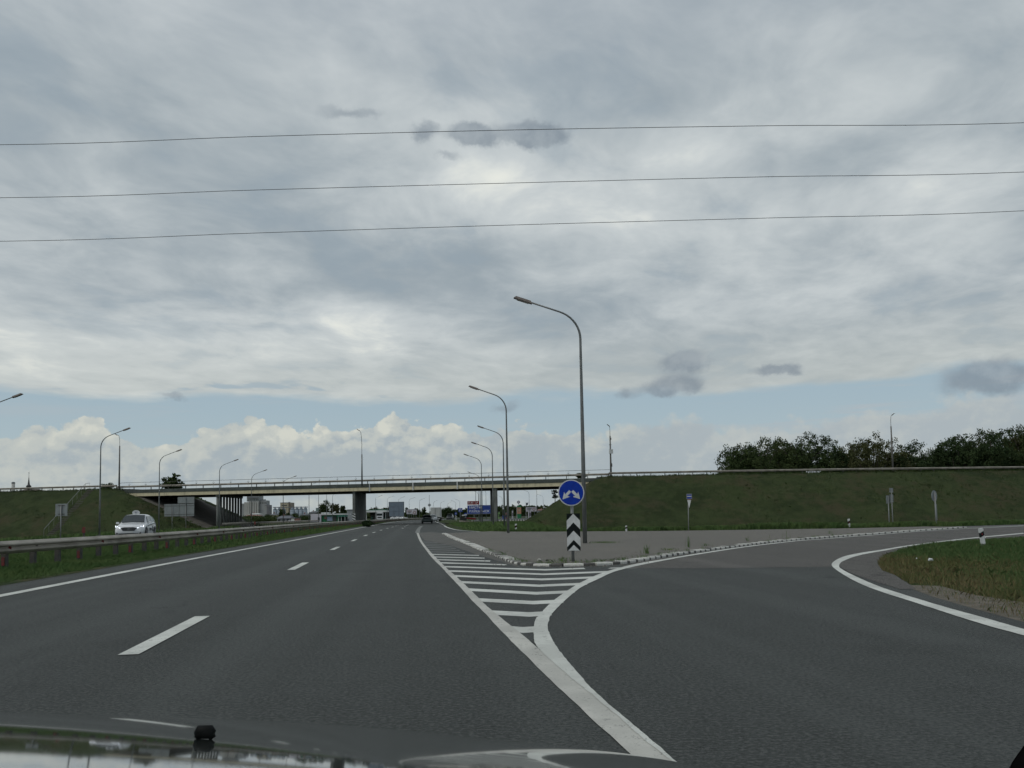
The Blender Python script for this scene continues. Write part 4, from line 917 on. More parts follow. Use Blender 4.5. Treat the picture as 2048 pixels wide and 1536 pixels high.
def suv(root, paint, L=4.5, W=1.86, H_=1.66, lit=False, rear=False, sedan=False, wag=False):
    hw_ = W / 2; f = -L / 2; b = L / 2     # front faces -y
    belt = .98 if not sedan else .90
    bonz = .98 if not sedan else .86
    secs = [(f, body_section(hw_ * .74, .34, .52, .62, hw_ * .60)), (f + .06, body_section(hw_ * .86, .26, .62, .72, hw_ * .74)), (f + .16, body_section(hw_ * .93, .22, .70, .83, hw_ * .80)), (f + .40, body_section(hw_ * .98, .22, .80, .90, hw_ * .82)),
            (f + .9, body_section(hw_, .24, .88, bonz - .03, hw_ * .84)), (f + 1.20, body_section(hw_, .24, belt - .04, bonz + .02, hw_ * .84))]
    wy = f + 1.28; ry = f + 2.0 if not sedan else f + 1.95; re = b - .75 if not sedan else b - 1.25; be = b - .20 if not sedan else b - .60
    hr = hw_ * .68
    secs += [(wy, body_section(hw_, .24, belt, 0, 0, bonz + .07, hw_ * .80)), (wy + (ry - wy) * .5, body_section(hw_, .24, belt, 0, 0, (bonz + .05 + H_) / 2 - .03, hw_ * .76)),
             (ry, body_section(hw_, .24, belt + .01, 0, 0, H_ - .035, hr)), ((ry + re) / 2, body_section(hw_, .24, belt + .03, 0, 0, H_, hr)), (re, body_section(hw_, .24, belt + .05, 0, 0, H_ - .05, hr * .97)),
             (be, body_section(hw_ * .97, .26, belt + .04, 0, 0, (belt + .14 if sedan else H_ - .42), hw_ * .78))]
    if sedan: secs.append((b - .12, body_section(hw_ * .93, .30, belt - .02, belt + .02, hw_ * .74)))
    secs += [(b - .03, body_section(hw_ * .90, .34, belt - .12, belt - .02, hw_ * .74)), (b, body_section(hw_ * .84, .40, belt - .25, belt - .16, hw_ * .70))]
    loft(secs).build('body', paint, root, True)
    # glass: windscreen, rear window, side windows (slightly proud)
    def q(name, P4, m_, par=root, off=.006):
        c_ = sum((Vector(p) for p in P4), Vector()) / len(P4); n_ = (Vector(P4[1]) - Vector(P4[0])).cross(Vector(P4[2]) - Vector(P4[0])).normalized()
        if n_.dot(c_ - Vector((0, 0, .8))) < 0: n_ = -n_
        top_ = [Vector(p) + n_ * off for p in P4]; bot = [Vector(p) - n_ * .03 for p in P4]; m = len(P4)
        return MB().add(top_ + bot, [tuple(range(m)), tuple(range(m, 2 * m))[::-1]] + [(i, (i + 1) % m, m + (i + 1) % m, m + i) for i in range(m)]).build(name, m_, par)
    q('windscreen', [(-hw_ * .76, wy + .02, bonz + .09), (hw_ * .76, wy + .02, bonz + .09), (hw_ * .66, ry - .04, H_ - .10), (0, ry - .05, H_ - .07), (-hw_ * .66, ry - .04, H_ - .10)], M_GLASS, off=.045)
    q('rear_window', [(-hw_ * .66, be - .02, belt + .16), (hw_ * .66, be - .02, belt + .16), (hw_ * .58, re + .05, H_ - .14), (-hw_ * .58, re + .05, H_ - .14)], M_GLASS, off=.05)
    for sx in (-1, 1):
        def sp(y, z):   # point on the side glass plane
            k = (z - belt) / (H_ - .1 - belt); return (sx * (hw_ * .945 + (hr + .03 - hw_ * .945) * k), y, z)
        zt_ = H_ - .14
        q('side_window', [sp(wy + .28, belt + .06), sp((ry + re) / 2 - .03, belt + .07), sp((ry + re) / 2 - .03, zt_), sp(ry + .0, zt_ - .02)], M_GLASS, off=.02)
        q('side_window', [sp((ry + re) / 2 + .04, belt + .07), sp(re + .0, belt + .10), sp(re - .12, zt_ - .03), sp((ry + re) / 2 + .04, zt_)], M_GLASS, off=.02)
        if not sedan: q('side_window', [sp(re + .07, belt + .12), sp(be - .18, belt + .16), sp(re + .12, zt_ - .10), sp(re - .04, zt_ - .05)], M_GLASS, off=.025)
        for y in (f + .88, b - .86):
            MB().tube([(sx * (hw_ - .10), y, .35), (sx * (hw_ + .004), y, .35)], .43, 24).build('wheel_arch', M_TRIM, root)
            wheel(root, sx * (hw_ - .09), y)
        m_ = MB().box((sx * (hw_ + .10), wy + .32, belt + .06), (.20, .12, .14), taper=.8).build('mirror', paint, root)
        MB().box((sx * (hw_ + .0), wy + .34, belt + .01), (.10, .06, .04)).build('mirror_arm', M_TRIM, m_)
        MB().box((sx * (hw_ + .003), (f + b) / 2, .34), (.015, L * .40, .12)).build('sill_trim', M_TRIM if not lit else paint, root)
        if rear or not lit:
            MB().box((sx * hw_ * .74, b - .03, belt - .12), (.26, .10, .16)).build('tail_light', M_TAIL, root)
    if lit:
        for sx in (-1, 1):
            fr = f + .10
            MB().add([(sx * hw_ * .56, fr - .04, .70), (sx * hw_ * .90, fr + .18, .78), (sx * hw_ * .93, fr + .26, .88), (sx * hw_ * .66, fr + .06, .79),
                      (sx * hw_ * .56, fr + .10, .70), (sx * hw_ * .90, fr + .3, .78), (sx * hw_ * .93, fr + .36, .88), (sx * hw_ * .66, fr + .2, .79)],
                     [(0, 1, 2, 3), (7, 6, 5, 4), (0, 4, 5, 1), (1, 5, 6, 2), (2, 6, 7, 3), (3, 7, 4, 0)]).build('headlight', M_TRIM, root)
            MB().beam((sx * hw_ * .56, fr - .06, .695), (sx * hw_ * .74, fr + .04, .74), .05, .05).beam((sx * hw_ * .74, fr + .04, .735), (sx * hw_ * .79, fr + .07, .82), .05, .045).beam((sx * hw_ * .90, fr + .14, .76), (sx * hw_ * .92, fr + .18, .87), .04, .045).build('daytime_light', M_HLIT, root)
            MB().box((sx * hw_ * .70, f + .04, .36), (.22, .06, .10)).build('fog_lamp', M_TRIM, root)
        g = MB().add([(-.50, f - .012, .70), (-.36, f - .03, .52), (.36, f - .03, .52), (.50, f - .012, .70), (.30, f - .005, .755), (-.30, f - .005, .755), (-.5, f + .12, .70), (-.36, f + .1, .52), (.36, f + .1, .52), (.5, f + .12, .70), (.3, f + .12, .755), (-.3, f + .12, .755)],
                     [(0, 1, 2, 3, 4, 5), (11, 10, 9, 8, 7, 6)] + [(i, 6 + i, 6 + (i + 1) % 6, (i + 1) % 6) for i in range(6)]).build('grille', M_TRIM, root)
        for z in (.56, .61, .66, .71): MB().box((0, f - .034, z), (.80 if z < .6 else .9, .01, .012)).build('grille_bar', M_RIM, g)
        MB().box((0, f - .045, .64), (.16, .015, .05), taper=.8).build('emblem', M_RIM, g)
        MB().box((0, f - .02, .43), (.52, .03, .11)).build('number_plate', M_PLATE, root)
        MB().box((0, f + .02, .30), (W * .62, .08, .10)).build('lower_grille', M_TRIM, root)
        MB().box((.0, f + .75, .952), (.9, .03, .012)).build('bonnet_crease', M_TRIM, root)
    else:
        MB().box((0, b + .01, .62), (.50, .02, .11)).build('number_plate', M_PLATE, root)
        MB().box((0, b - .02, .34), (W * .8, .10, .14)).build('bumper_trim', M_TRIM, root)
tx = thing('car', 'white taxi with lit headlights and an oval roof sign, coming towards us behind the guardrail', 'car', ((243 - 1024) / 1720 * 57, 57 + 2.2, 0), R(12))
suv(tx, M_CARW, 4.5, 1.88, 1.62, lit=True)
rs = MB().plate([(.24 * math.cos(2 * math.pi * k / 24), 1.73 + .165 * math.sin(2 * math.pi * k / 24)) for k in range(24) if True], Matrix.Translation((0, -.12, 0)), .10).build('roof_sign', M_WHITE, tx)
MB().box((0, -.128, 1.775), (.17, .008, .03)).box((0, -.128, 1.715), (.035, .008, .12)).build('roof_sign_mark', mat('mark_dark_blue', (.03, .06, .12), .5, noise=(5, .4, (.03, .05, .1))), rs)
M_DEC = mat('decal_dark', (.03, .04, .05), .5, noise=(5, .4, (.02, .03, .04)))
MB().beam((.955, -.95, .84), (.945, 1.3, .99), .012, .05).build('side_stripe', M_DEC, tx)
MB().plate([(.19 * math.cos(2 * math.pi * k / 18), .62 + .19 * math.sin(2 * math.pi * k / 18)) for k in range(18)], Matrix.Translation((.945, .72, 0)) @ Matrix.Rotation(R(90), 4, 'Z'), .012).build('side_emblem', M_DEC, tx)
for k in range(3): MB().box((.948, -.30 + k * .26, .60), (.012, .16, .20 - .03 * k)).build('side_lettering', M_DEC, tx)
# sedan ahead, seen from behind
sd_ = thing('car', 'dark green saloon car seen from behind, nearest car on the main road', 'car', ((852.5 - 1024) / 1720 * 140, 140, 0), R(5))
suv(sd_, M_CARG, 4.4, 1.70, 1.40, sedan=True)
sd_.rotation_euler = (0, 0, R(5)); 
c2 = thing('car', 'dark hatchback partly hidden to the right of the green saloon', 'car', ((864 - 1024) / 1720 * 172, 172, 0), R(4)); suv(c2, M_CARS, 4.2, 1.72, 1.48)
c3 = thing('car', 'dark off-road car with a silver roof far ahead in the right lane', 'car', ((898.5 - 1024) / 1720 * 268, 268, 0), R(-3)); suv(c3, M_CARD, 4.5, 1.85, 1.75)
MB().box((0, .3, 1.79), (1.4, 2.2, .05)).build('roof_panel', M_CARS, c3)
# box truck
M_TBOX = mat('truck_box_white', (.46, .47, .46), .6, noise=(.6, .4, (.40, .41, .40)))
bt = thing('truck', 'white box truck with a pale two door cargo body ahead on the main road', 'truck', ((868.5 - 1024) / 1720 * 205, 208, 0), R(2))
MB().box((0, -.5, 2.05), (2.35, 6.2, 2.35)).build('cargo_box', M_TBOX, bt)
for x_ in (-.56, .56): MB().box((x_, -3.62, 2.03), (1.08, .04, 2.2)).build('cargo_door', M_TBOX, bt)
MB().box((0, -3.66, 2.03), (.05, .04, 2.2)).build('door_bar', M_RAILP, bt)
MB().box((0, -.5, .72), (.9, 6.0, .22)).build('chassis', M_TRIM, bt); MB().box((0, -3.55, .55), (2.2, .12, .14)).build('rear_bumper', M_PLATE, bt)
MB().box((0, 3.6, 1.45), (2.1, 1.6, 1.9), taper=.9).build('cab', M_CARW, bt)
for x_ in (-.9, .9):
    for y_ in (-2.0, 2.9): MB().tube([(x_ - .22, y_, .48), (x_ + .22, y_, .48)], .48, 18).build('wheel', M_TYRE, bt)
# lorry front at the filling station
lt = thing('truck', 'white lorry cab facing us under the filling station canopy', 'truck', ((758.5 - 1024) / 1720 * 330, 330, -.035), 0)
MB().box((0, 0, 1.9), (2.4, 2.0, 2.7), taper=.96).build('cab', M_CARW, lt); MB().box((0, -1.0, 2.2), (2.1, .06, .85)).build('windscreen', M_GLASS, lt); MB().box((0, -1.02, 1.1), (1.6, .06, .5)).build('grille', M_TRIM, lt)
MB().box((0, -1.04, .6), (2.3, .1, .35)).build('bumper', M_CARW, lt)
for x_ in (-1, 1): MB().tube([(x_ - .15, 0, .45), (x_ + .15, 0, .45)], .48, 14).build('wheel', M_TYRE, lt)
for x_ in (-.85, .85): MB().box((x_, -1.09, .75), (.3, .04, .15)).build('headlight', M_PLATE, lt)
for i, (px_, Y, m_, lab) in enumerate([(792, 290, M_CARW, 'white car parked at the filling station below the big billboard back'), (802, 300, M_CARS, 'silver car at the filling station right of the white car')
                                       ]):
    cc = thing('car', lab, 'car', ((px_ - 1024) / 1720 * Y, Y, -.03), R(70)); suv(cc, m_, 4.3, 1.75, 1.5)
cw = thing('car', 'white car on the upper road glimpsed behind the embankment guardrail', 'car', ((1634 - 1024) / 1720 * 129, 130.5, 6.47 - .62), R(-20)); suv(cw, M_CARW, 4.3, 1.75, 1.28)

# ------------------------------------------------------------------ signs and small things beyond the bridge
def text(parent, s_, size, loc, m_, rx=R(90), align='CENTER'):
    cu = bpy.data.curves.new('lettering', 'FONT'); cu.body = s_; cu.size = size; cu.align_x = align; cu.align_y = 'CENTER'; cu.extrude = .004; cu.offset = size * .012
    cu.materials.append(m_); to = bpy.data.objects.new('tmp', cu); col.objects.link(to); bpy.context.view_layer.update()
    me_ = bpy.data.meshes.new_from_object(to.evaluated_get(bpy.context.evaluated_depsgraph_get())); bpy.data.objects.remove(to); me_.name = 'lettering'; o = link('lettering', me_, parent); o.location = loc; o.rotation_euler = (rx, 0, 0); return o
M_LET = mat('lettering_white', (.75, .78, .80), .5, noise=(3, .3, (.7, .72, .75)))
Y = 165.
def ZZ(px_, py_, Y_): return (1030 - .0175 * (px_ - 1024) - py_) / 1720 * Y_ + 1.12
bs = thing('direction_sign', 'big blue direction sign with two lines of white Cyrillic lettering beyond the pier', 'road sign', ((963 - 1024) / 1720 * Y, Y, 0))
wS = 60 / 1720 * Y; zt_, zb_ = ZZ(963, 1010.2, Y), ZZ(963, 1027.8, Y)
MB().box((0, 0, (zt_ + zb_) / 2), (wS, .06, zt_ - zb_)).build('panel', M_WHITE, bs)
MB().box((0, -.035, (zt_ + zb_) / 2), (wS - .10, .012, zt_ - zb_ - .10)).build('blue_face', M_BLUE2, bs)
text(bs, '\u041c\u0410\u0421\u0422\u042b', .62, (-2.52, -.046, zb_ + (zt_ - zb_) * .73), M_LET, align='LEFT'); text(bs, '\u0412\u0410\u040e\u041a\u0410\u0412\u042b\u0421\u041a', .62, (-2.52, -.046, zb_ + (zt_ - zb_) * .28), M_LET, align='LEFT')
for x_ in (-1.6, 1.6): MB().tube([(x_, .1, -1), (x_, .1, zt_ + .7)], .07, 8).build('post', M_GALV, bs)
r0_ = ZZ(945, 1002.3, Y); r1_ = ZZ(945, 1009.4, Y)
MB().box(((945 - 963) / 1720 * Y, 0, (r0_ + r1_) / 2), (23.5 / 1720 * Y, .06, r0_ - r1_)).build('red_panel', M_SRED, bs)
MB().box(((949 - 963) / 1720 * Y, -.04, (r0_ + r1_) / 2), (.05, .01, (r0_ - r1_) * .8)).build('divider', M_WHITE, bs)
text(bs, '\u0420-41', .50, ((940.3 - 963) / 1720 * Y, -.046, (r0_ + r1_) / 2), M_LET)
ax = (952.5 - 963) / 1720 * Y; az_ = (r0_ + r1_) / 2
MB().beam((ax - .14, -.04, az_ - .16), (ax + .14, -.04, az_ + .14), .02, .08).beam((ax + .15, -.04, az_ + .15), (ax - .05, -.04, az_ + .15), .02, .07).beam((ax + .15, -.04, az_ + .18), (ax + .15, -.04, az_ - .05), .02, .07).build('arrow_mark', M_LET, bs)
# U-turn sign
Y = 185.
us_ = thing('road_sign', 'small blue square sign with a white hooked arrow left of the big direction sign', 'road sign', ((919 - 1024) / 1720 * Y, Y, 0))
zt_, zb_ = ZZ(919, 1016.3, Y), ZZ(919, 1024, Y); MB().box((0, 0, (zt_ + zb_) / 2), (.85, .03, zt_ - zb_)).build('panel', M_BLUE2, us_)
z_ = (zt_ + zb_) / 2; MB().tube([(-.2, -.03, z_ - .25), (-.2, -.03, z_ + .12), (-.1, -.03, z_ + .24), (.05, -.03, z_ + .24), (.17, -.03, z_ + .12), (.17, -.03, z_ - .2)], .05, 6).build('arrow_mark', M_LET, us_); MB().tube([(0, .05, -1), (0, .05, zt_)], .04, 6).build('post', M_GALV, us_)
for i, (px_, pyc, Yb, lab) in enumerate([(910, 1027.3, 215., 'small round blue arrow sign over a striped board where the far lanes part'), (929.5, 1029, 172., 'small blue sign over a striped board behind the white and red barrier')]):
    t_ = thing('road_sign', lab, 'road sign', ((px_ - 1024) / 1720 * Yb, Yb, 0)); zc2 = ZZ(px_, pyc, Yb)
    disc(MB(), Matrix.Translation((0, -.02, zc2)), .33, .03, 20).build('sign_face', M_BLUE2, t_)
    MB().beam((.12, -.04, zc2 + .14), (-.12, -.04, zc2 - .14), .02, .07).build('arrow_mark', M_LET, t_)
    warn_panel(t_, 0, -.02, .42, max(zc2 - 1.7, .1), zc2 - .5, M_WHITE, M_BLACK, 3, rev=True)
    MB().tube([(0, .05, -.4), (0, .05, zc2)], .04, 6).build('post', M_GALV, t_)
# barrier end, red and white water barriers
Y = 158.
bt_ = thing('crash_barrier', 'white topped crash barrier end with a red striped side under the bridge', 'barrier', ((928 - 1024) / 1720 * Y, Y, -.1))
MB().box((-.3, 0, .62), (1.2, .5, .7)).build('end_block', M_TRIM, bt_); MB().box((-.1, -.05, 1.35), (.9, .4, .22), ry=R(-8)).build('top_cap', M_WHITE, bt_)
MB().beam((.1, .2, .82), (1.9, .8, .62), .3, .30).build('red_barrier', M_SRED, bt_); MB().beam((-1.0, -.3, .30), (1.5, -.1, .05), .1, .28).build('rail_beam', M_RAIL, bt_)
for x_ in (-.8, .2, 1.3): MB().box((x_, -.1, .1), (.12, .12, .6)).build('post', M_WHITE, bt_)
# round sign back on a mast over the road
Y = 255.
t_ = thing('road_sign', 'grey round sign back on a tall thin mast above the box truck', 'road sign', ((857.3 - 1024) / 1720 * Y, Y, 0)); zc2 = ZZ(857, 1010.3, Y)
disc(MB(), Matrix.Translation((0, -.05, zc2)), .44, .04, 20).build('panel', M_SIGNB, t_); MB().tube([(0, 0, -.5), (0, 0, ZZ(857, 990, Y))], .05, 6).build('post', M_GALV, t_)
# big billboard back
Y = 255.
bb = thing('billboard', 'large grey billboard back divided into a grid, between pier and road', 'billboard', ((791.5 - 1024) / 1720 * Y, Y, 0)); W_ = 29.5 / 1720 * Y; zt_, zb_ = ZZ(791, 1004.3, Y), ZZ(791, 1032.8, Y)
for i in range(3):
    for j in range(3):
        MB().box((-W_ / 2 + W_ * (i + .5) / 3, 0, zb_ + (zt_ - zb_) * (j + .5) / 3), (W_ / 3 - .05, .05, (zt_ - zb_) / 3 - .03)).build('panel', mat('billboard_back_blue', (.15, .19, .24), .6, noise=(.8, .4, (.13, .165, .21))), bb)
MB().box((0, .06, zt_ + .03), (W_ + .2, .12, .10)).build('frame', M_RAILP, bb); MB().box((0, .035, (zt_ + zb_) / 2), (W_, .01, zt_ - zb_)).build('backing', M_RAILP, bb)
for x_ in (-W_ / 2 - .04, -W_ / 6, W_ / 6, W_ / 2 + .04): MB().box((x_, .06, zt_ / 2), (.10, .12, zt_)).build('post', M_RAILP, bb)

# ------------------------------------------------------------------ buildings beyond
def col_mat(name, c_, c2=None, r_=.8): return mat(name, c_, r_, noise=(.15, .6, c2 or tuple(x * .8 for x in c_)))
B1 = col_mat('elevator_concrete', (.27, .29, .30)); B2 = col_mat('elevator_pale', (.38, .39, .38)); B3 = col_mat('elevator_dark', (.16, .17, .19)); B4 = col_mat('plaster_beige', (.38, .35, .27)); B5 = col_mat('silo_metal', (.24, .29, .34)); B6 = col_mat('roof_red', (.22, .12, .10))
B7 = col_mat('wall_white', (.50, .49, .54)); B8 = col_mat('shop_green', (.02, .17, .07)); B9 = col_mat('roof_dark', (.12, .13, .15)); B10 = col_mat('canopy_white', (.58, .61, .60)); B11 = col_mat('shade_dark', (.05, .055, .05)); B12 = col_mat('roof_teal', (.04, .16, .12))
def bld(name, label, cat, cx, Y, z=-.04, group=None): return thing(name, label, cat, ((cx - 1024) / 1720 * Y, Y, z), 0, group)
def blk(root, name, Y, x0, x1, y0, y1, cx, depth, m_, base=None, z=0):
    X0, X1 = (x0 - cx) / 1720 * Y, (x1 - cx) / 1720 * Y; zt_ = ZZ((x0 + x1) / 2, y0, Y); zb_ = ZZ((x0 + x1) / 2, y1, Y) if base is None else base
    return MB().box(((X0 + X1) / 2, depth / 2 + z, (zt_ + zb_) / 2), (X1 - X0, depth, zt_ - zb_)).build(name, m_, root), X0, X1, zb_, zt_
def winrow(parent, X0, X1, z, y_, n, w_, h_, m_=None):
    for i in range(n):
        x = X0 + (X1 - X0) * (i + .5) / n; MB().box((x, y_ - .05, z), (w_, .12, h_)).build('window', m_ or M_GLASS, parent)
Y = 720.
e = bld('grain_elevator', 'tall grey concrete grain elevator seen between the bridge columns and the middle pier', 'building', 508, Y)
blk(e, 'tower', Y, 492.5, 517.5, 990.5, 1003, 508, 12, B1, None)
w, X0, X1, zb_, zt_ = blk(e, 'main_bin', Y, 495.5, 517, 1003.2, 1040, 508, 12, B2, -1, 0)
for i in range(5): MB().tube([(X0 + (X1 - X0) * (i + .5) / 5, -.2, 0), (X0 + (X1 - X0) * (i + .5) / 5, -.2, zt_ - .5)], (X1 - X0) / 10.5, 12).build('silo_cell', B2, e)
blk(e, 'left_bin', Y, 486.5, 495.3, 1004.5, 1040, 508, 9, B2, -1, 1); blk(e, 'annex', Y, 481, 486.3, 1007, 1040, 508, 9, B1, -1, 2)
w, X0, X1, zb_, zt_ = blk(e, 'right_bin', Y, 517.5, 531.7, 1001, 1040, 508, 9, B1, -1, 1)
blk(e, 'roof_house', Y, 521, 526, 998.5, 1001, 508, 5, B1, None, 2); blk(e, 'side_tower', Y, 532, 538.2, 1010, 1040, 508, 6, B3, -1, 1)
winrow(e, *blk(e, 'gallery', Y, 494, 516.5, 993.5, 996.5, 508, .6, B3, None, -.7)[1:3], ZZ(505, 1000, Y), -.1, 7, .7, 1.0)
winrow(e, X0, X1, ZZ(524, 1006, Y), 1, 4, .7, 1.0); blk(e, 'conveyor', Y, 530, 537.5, 1010, 1011.3, 508, 2, B3, None, -2)
Y = 640.
e = bld('factory_building', 'flat topped beige factory block above the silo row', 'building', 567, Y)
w, X0, X1, zb_, zt_ = blk(e, 'wall', Y, 559.4, 575.8, 1005.6, 1040, 567, 10, B4, -1); blk(e, 'side_wall', Y, 576, 580.8, 1005.2, 1040, 567, 9, col_mat('plaster_brown', (.22, .20, .17)), -1, 1)
winrow(e, X0 + 1, X1 - 1, ZZ(567, 1010.8, Y), 0, 6, .7, .6); blk(e, 'parapet', Y, 559, 576, 1005, 1005.6, 567, 10.4, B9, None, -.2); blk(e, 'stair_head', Y, 575, 577.5, 1004, 1005.5, 567, 2, B3, None, 1)
Y = 560.
def silo(cx_, y_peak, y_eave, w_, lab, first=None):
    X_ = (cx_ - 1024) / 1720 * Y; r = w_ / 1720 * Y / 2; h1 = ZZ(cx_, y_eave, Y); h2 = ZZ(cx_, y_peak, Y)
    if first is None:
        t_ = thing('grain_silo', lab, 'silo', (X_, Y, 0), 0, 'round metal grain silos with cone roofs')
        MB().tube([(0, 0, -1), (0, 0, h1)], r, 20).build('wall', B5, t_, True); MB().tube([(0, 0, h1), (0, 0, h2)], [r * 1.03, r * .1], 20).build('roof', B5, t_, True)
        for k in range(4): MB().tube([(0, 0, h1 * (k + .5) / 4.2), (0, 0, h1 * (k + .5) / 4.2 + .12)], r * 1.01, 20).build('hoop', B3, t_)
        MB().box((0, 0, h2), (r * .4, r * .4, .5)).build('vent', B3, t_); return t_
    t_ = copy_tree(first, (X_, Y, 0), 0, lab); t_.scale = (1, 1, h2 / first['h2'] if 'h2' in first else 1); return t_
s0 = silo(549, 1014.8, 1020, 8.7, 'grey metal grain silo, leftmost of the row')
for cx_, w_ in ((557.5, 'second silo from the left'), (566, 'third silo from the left, just below the beige factory wall'), (583.8, 'first silo right of the beige factory'), (592.6, 'second silo right of the beige factory'), (601, 'third silo right of the beige factory'), (609.5, 'rightmost silo of the row')): silo(cx_, 0, 0, 8.7, 'grey metal grain silo, ' + w_, s0)
cv = thing('conveyor', 'thin conveyor gantry running over the tops of the grain silos', 'conveyor', ((582 - 1024) / 1720 * Y, Y, 0)); zc2 = ZZ(582, 1014.2, Y)
MB().beam((-12, 0, zc2), (10.5, 0, zc2 - .2), .8, .5).build('gantry', B3, cv)
for k in range(9): MB().box((-11.5 + k * 2.7, 0, zc2 - 1.2), (.12, .12, 2.2)).build('strut', B3, cv)
def house(label, Y, x0, x1, yr, ye, mw, mr, nw=3, y1=1041):
    cx = (x0 + x1) / 2; e = bld('house', label, 'house', cx, Y); w, X0, X1, zb_, zt_ = blk(e, 'wall', Y, x0, x1, ye, y1, cx, 8, mw, -.3)
    zr_ = ZZ(cx, yr, Y); d_ = 8
    MB().add([(X0 - .3, -.3, zt_), (X1 + .3, -.3, zt_), (X1 + .3, d_ + .3, zt_), (X0 - .3, d_ + .3, zt_), (X0 + .6, d_ / 2, zr_), (X1 - .6, d_ / 2, zr_)], [(0, 1, 5, 4), (2, 3, 4, 5), (1, 2, 5), (3, 0, 4), (0, 3, 2, 1)]).build('roof', mr, e)
    winrow(e, X0, X1, (zt_ + zb_) / 2 + .1, 0, nw, .8, .8); MB().box((X0 + (X1 - X0) * .3, d_ / 2, zr_), (.6, .6, 1.2)).build('chimney', B6, e); return e
house('long low building with a dull red roof in front of the grain elevator', 430, 488, 515, 1029.5, 1032, B1, B6, 6)
house('white shed roof building above the dull red roof', 470, 497, 516, 1026.8, 1028.5, B7, B10, 4)
house('house with a dark gable roof left of the white container', 330, 553, 579, 1031, 1036.5, B3, B9, 3, 1042)
house('pale grey house below the silos', 400, 600.5, 612.5, 1027.2, 1030.5, B1, B9, 2)
house('small yellowish house behind bushes right of the grain elevator', 450, 540, 550, 1026.5, 1030, B4, B9, 2)
house('low dark roofed house left of the white shop wall', 480, 617, 634, 1022.5, 1025, B3, B9, 2)
Y = 290.
e = bld('container', 'small white container on the field edge', 'container', 578, Y); blk(e, 'box_body', Y, 575.3, 579.5, 1040, 1044, 578, 2.2, B7, 0); blk(e, 'lid', Y, 575.2, 579.6, 1039.7, 1040.1, 578, 2.3, B9, None, -.05)
e = bld('kiosk', 'white kiosk with a red front beside the container', 'kiosk', 590, Y); blk(e, 'wall', Y, 581.5, 587.5, 1036.2, 1043.6, 590, 3, B10, 0); blk(e, 'red_front', Y, 588, 596.5, 1036.4, 1041, 590, 3, B6, 0); blk(e, 'roof', Y, 581, 597, 1035.4, 1036.2, 590, 3.4, B9, None, -.2)
Y = 270.
sh_ = bld('shop', 'white and green roadside shop with a red and blue front, left of the middle pier', 'building', 655, Y)
blk(sh_, 'white_wall', Y, 620, 641, 1027.6, 1045, 655, 9, B7, 0, 0); w, X0, X1, zb_, zt_ = blk(sh_, 'green_wall', Y, 641.2, 674, 1030.2, 1045, 655, 8, B8, 0, .5)
blk(sh_, 'roof_edge', Y, 641.2, 690, 1027.2, 1029.6, 655, 9, B10, None, -.3); blk(sh_, 'roof_plant', Y, 637, 652, 1024.8, 1027, 655, 3, B10, None, 3)
blk(sh_, 'red_front', Y, 647, 652.5, 1032.5, 1037.8, 655, .2, B6, None, .25); blk(sh_, 'glass_front', Y, 652.8, 664, 1033, 1041.5, 655, .2, col_mat('shop_glass', (.22, .29, .38)), None, .25); blk(sh_, 'entrance', Y, 665, 671, 1032.5, 1042, 655, .2, B11, None, .25)
blk(sh_, 'canopy', Y, 675, 689.5, 1030.2, 1033.2, 655, 5, B12, None, -1); blk(sh_, 'canopy_shade', Y, 676, 690, 1033.4, 1042, 655, .3, B11, 0, 3)  # dark panel painted in for the shade below the shop canopy
for x_ in (676, 682, 689): blk(sh_, 'canopy_post', Y, x_, x_ + .7, 1033.2, 1044, 655, .3, B10, 0, -.8)
blk(sh_, 'door', Y, 634.6, 638, 1034.5, 1041, 655, .15, M_GLASS, None, -.1)
e = bld('billboard', 'short white slanting pylon board on the shop roof', 'billboard', 667, Y); MB().beam((-.6, 0, ZZ(665, 1027, Y)), (.5, 0, ZZ(669, 1023.2, Y)), .15, .45).build('board', B10, e); MB().box((0, .2, ZZ(667, 1027, Y)), (.12, .12, 1.2)).build('post', B3, e)
e = bld('warehouse', 'grey windowless block behind the chevron panel of the middle pier', 'building', 696, 300.); blk(e, 'wall', 300., 692.5, 705, 1019.4, 1044, 696, 7, B1, 0); blk(e, 'roof', 300., 692.2, 705.3, 1018.8, 1019.3, 696, 7.4, B9, None, -.2); blk(e, 'door', 300., 694, 697, 1037, 1043, 696, .2, B9, 0, -.1)
e = bld('tower_block', 'thin teal tower standing left of the big round tree', 'building', 633, 520.); blk(e, 'wall', 520., 630.5, 636, 1016.4, 1040, 633, 3, col_mat('teal_wall', (.17, .25, .25)), 0); blk(e, 'roof', 520., 630.2, 636.3, 1015.8, 1016.3, 633, 3.3, B9, None, -.1)
# filling station
Y = 335.
fs_ = bld('filling_station', 'filling station with a flat white and green canopy over a dark forecourt', 'building', 751, Y)
blk(fs_, 'canopy', Y, 728, 774, 1020.8, 1024.4, 751, 12, B10, None, -4); blk(fs_, 'green_roof', Y, 728, 774, 1019.4, 1020.6, 751, 10, B12, None, -3); blk(fs_, 'shade_rear_wall', Y, 733, 774, 1024.6, 1040, 751, .4, B11, 0, 7.5)  # back wall coloured near black to stand for shade under the canopy
for x_ in (729, 734, 752, 772): blk(fs_, 'column', Y, x_, x_ + (1.6 if x_ == 729 else .9), 1024.4, 1040, 751, .4, B10, 0, -3.5)
for x_ in (742, 768): blk(fs_, 'pump', Y, x_, x_ + 2, 1034, 1040, 751, .6, B12, 0, -1)
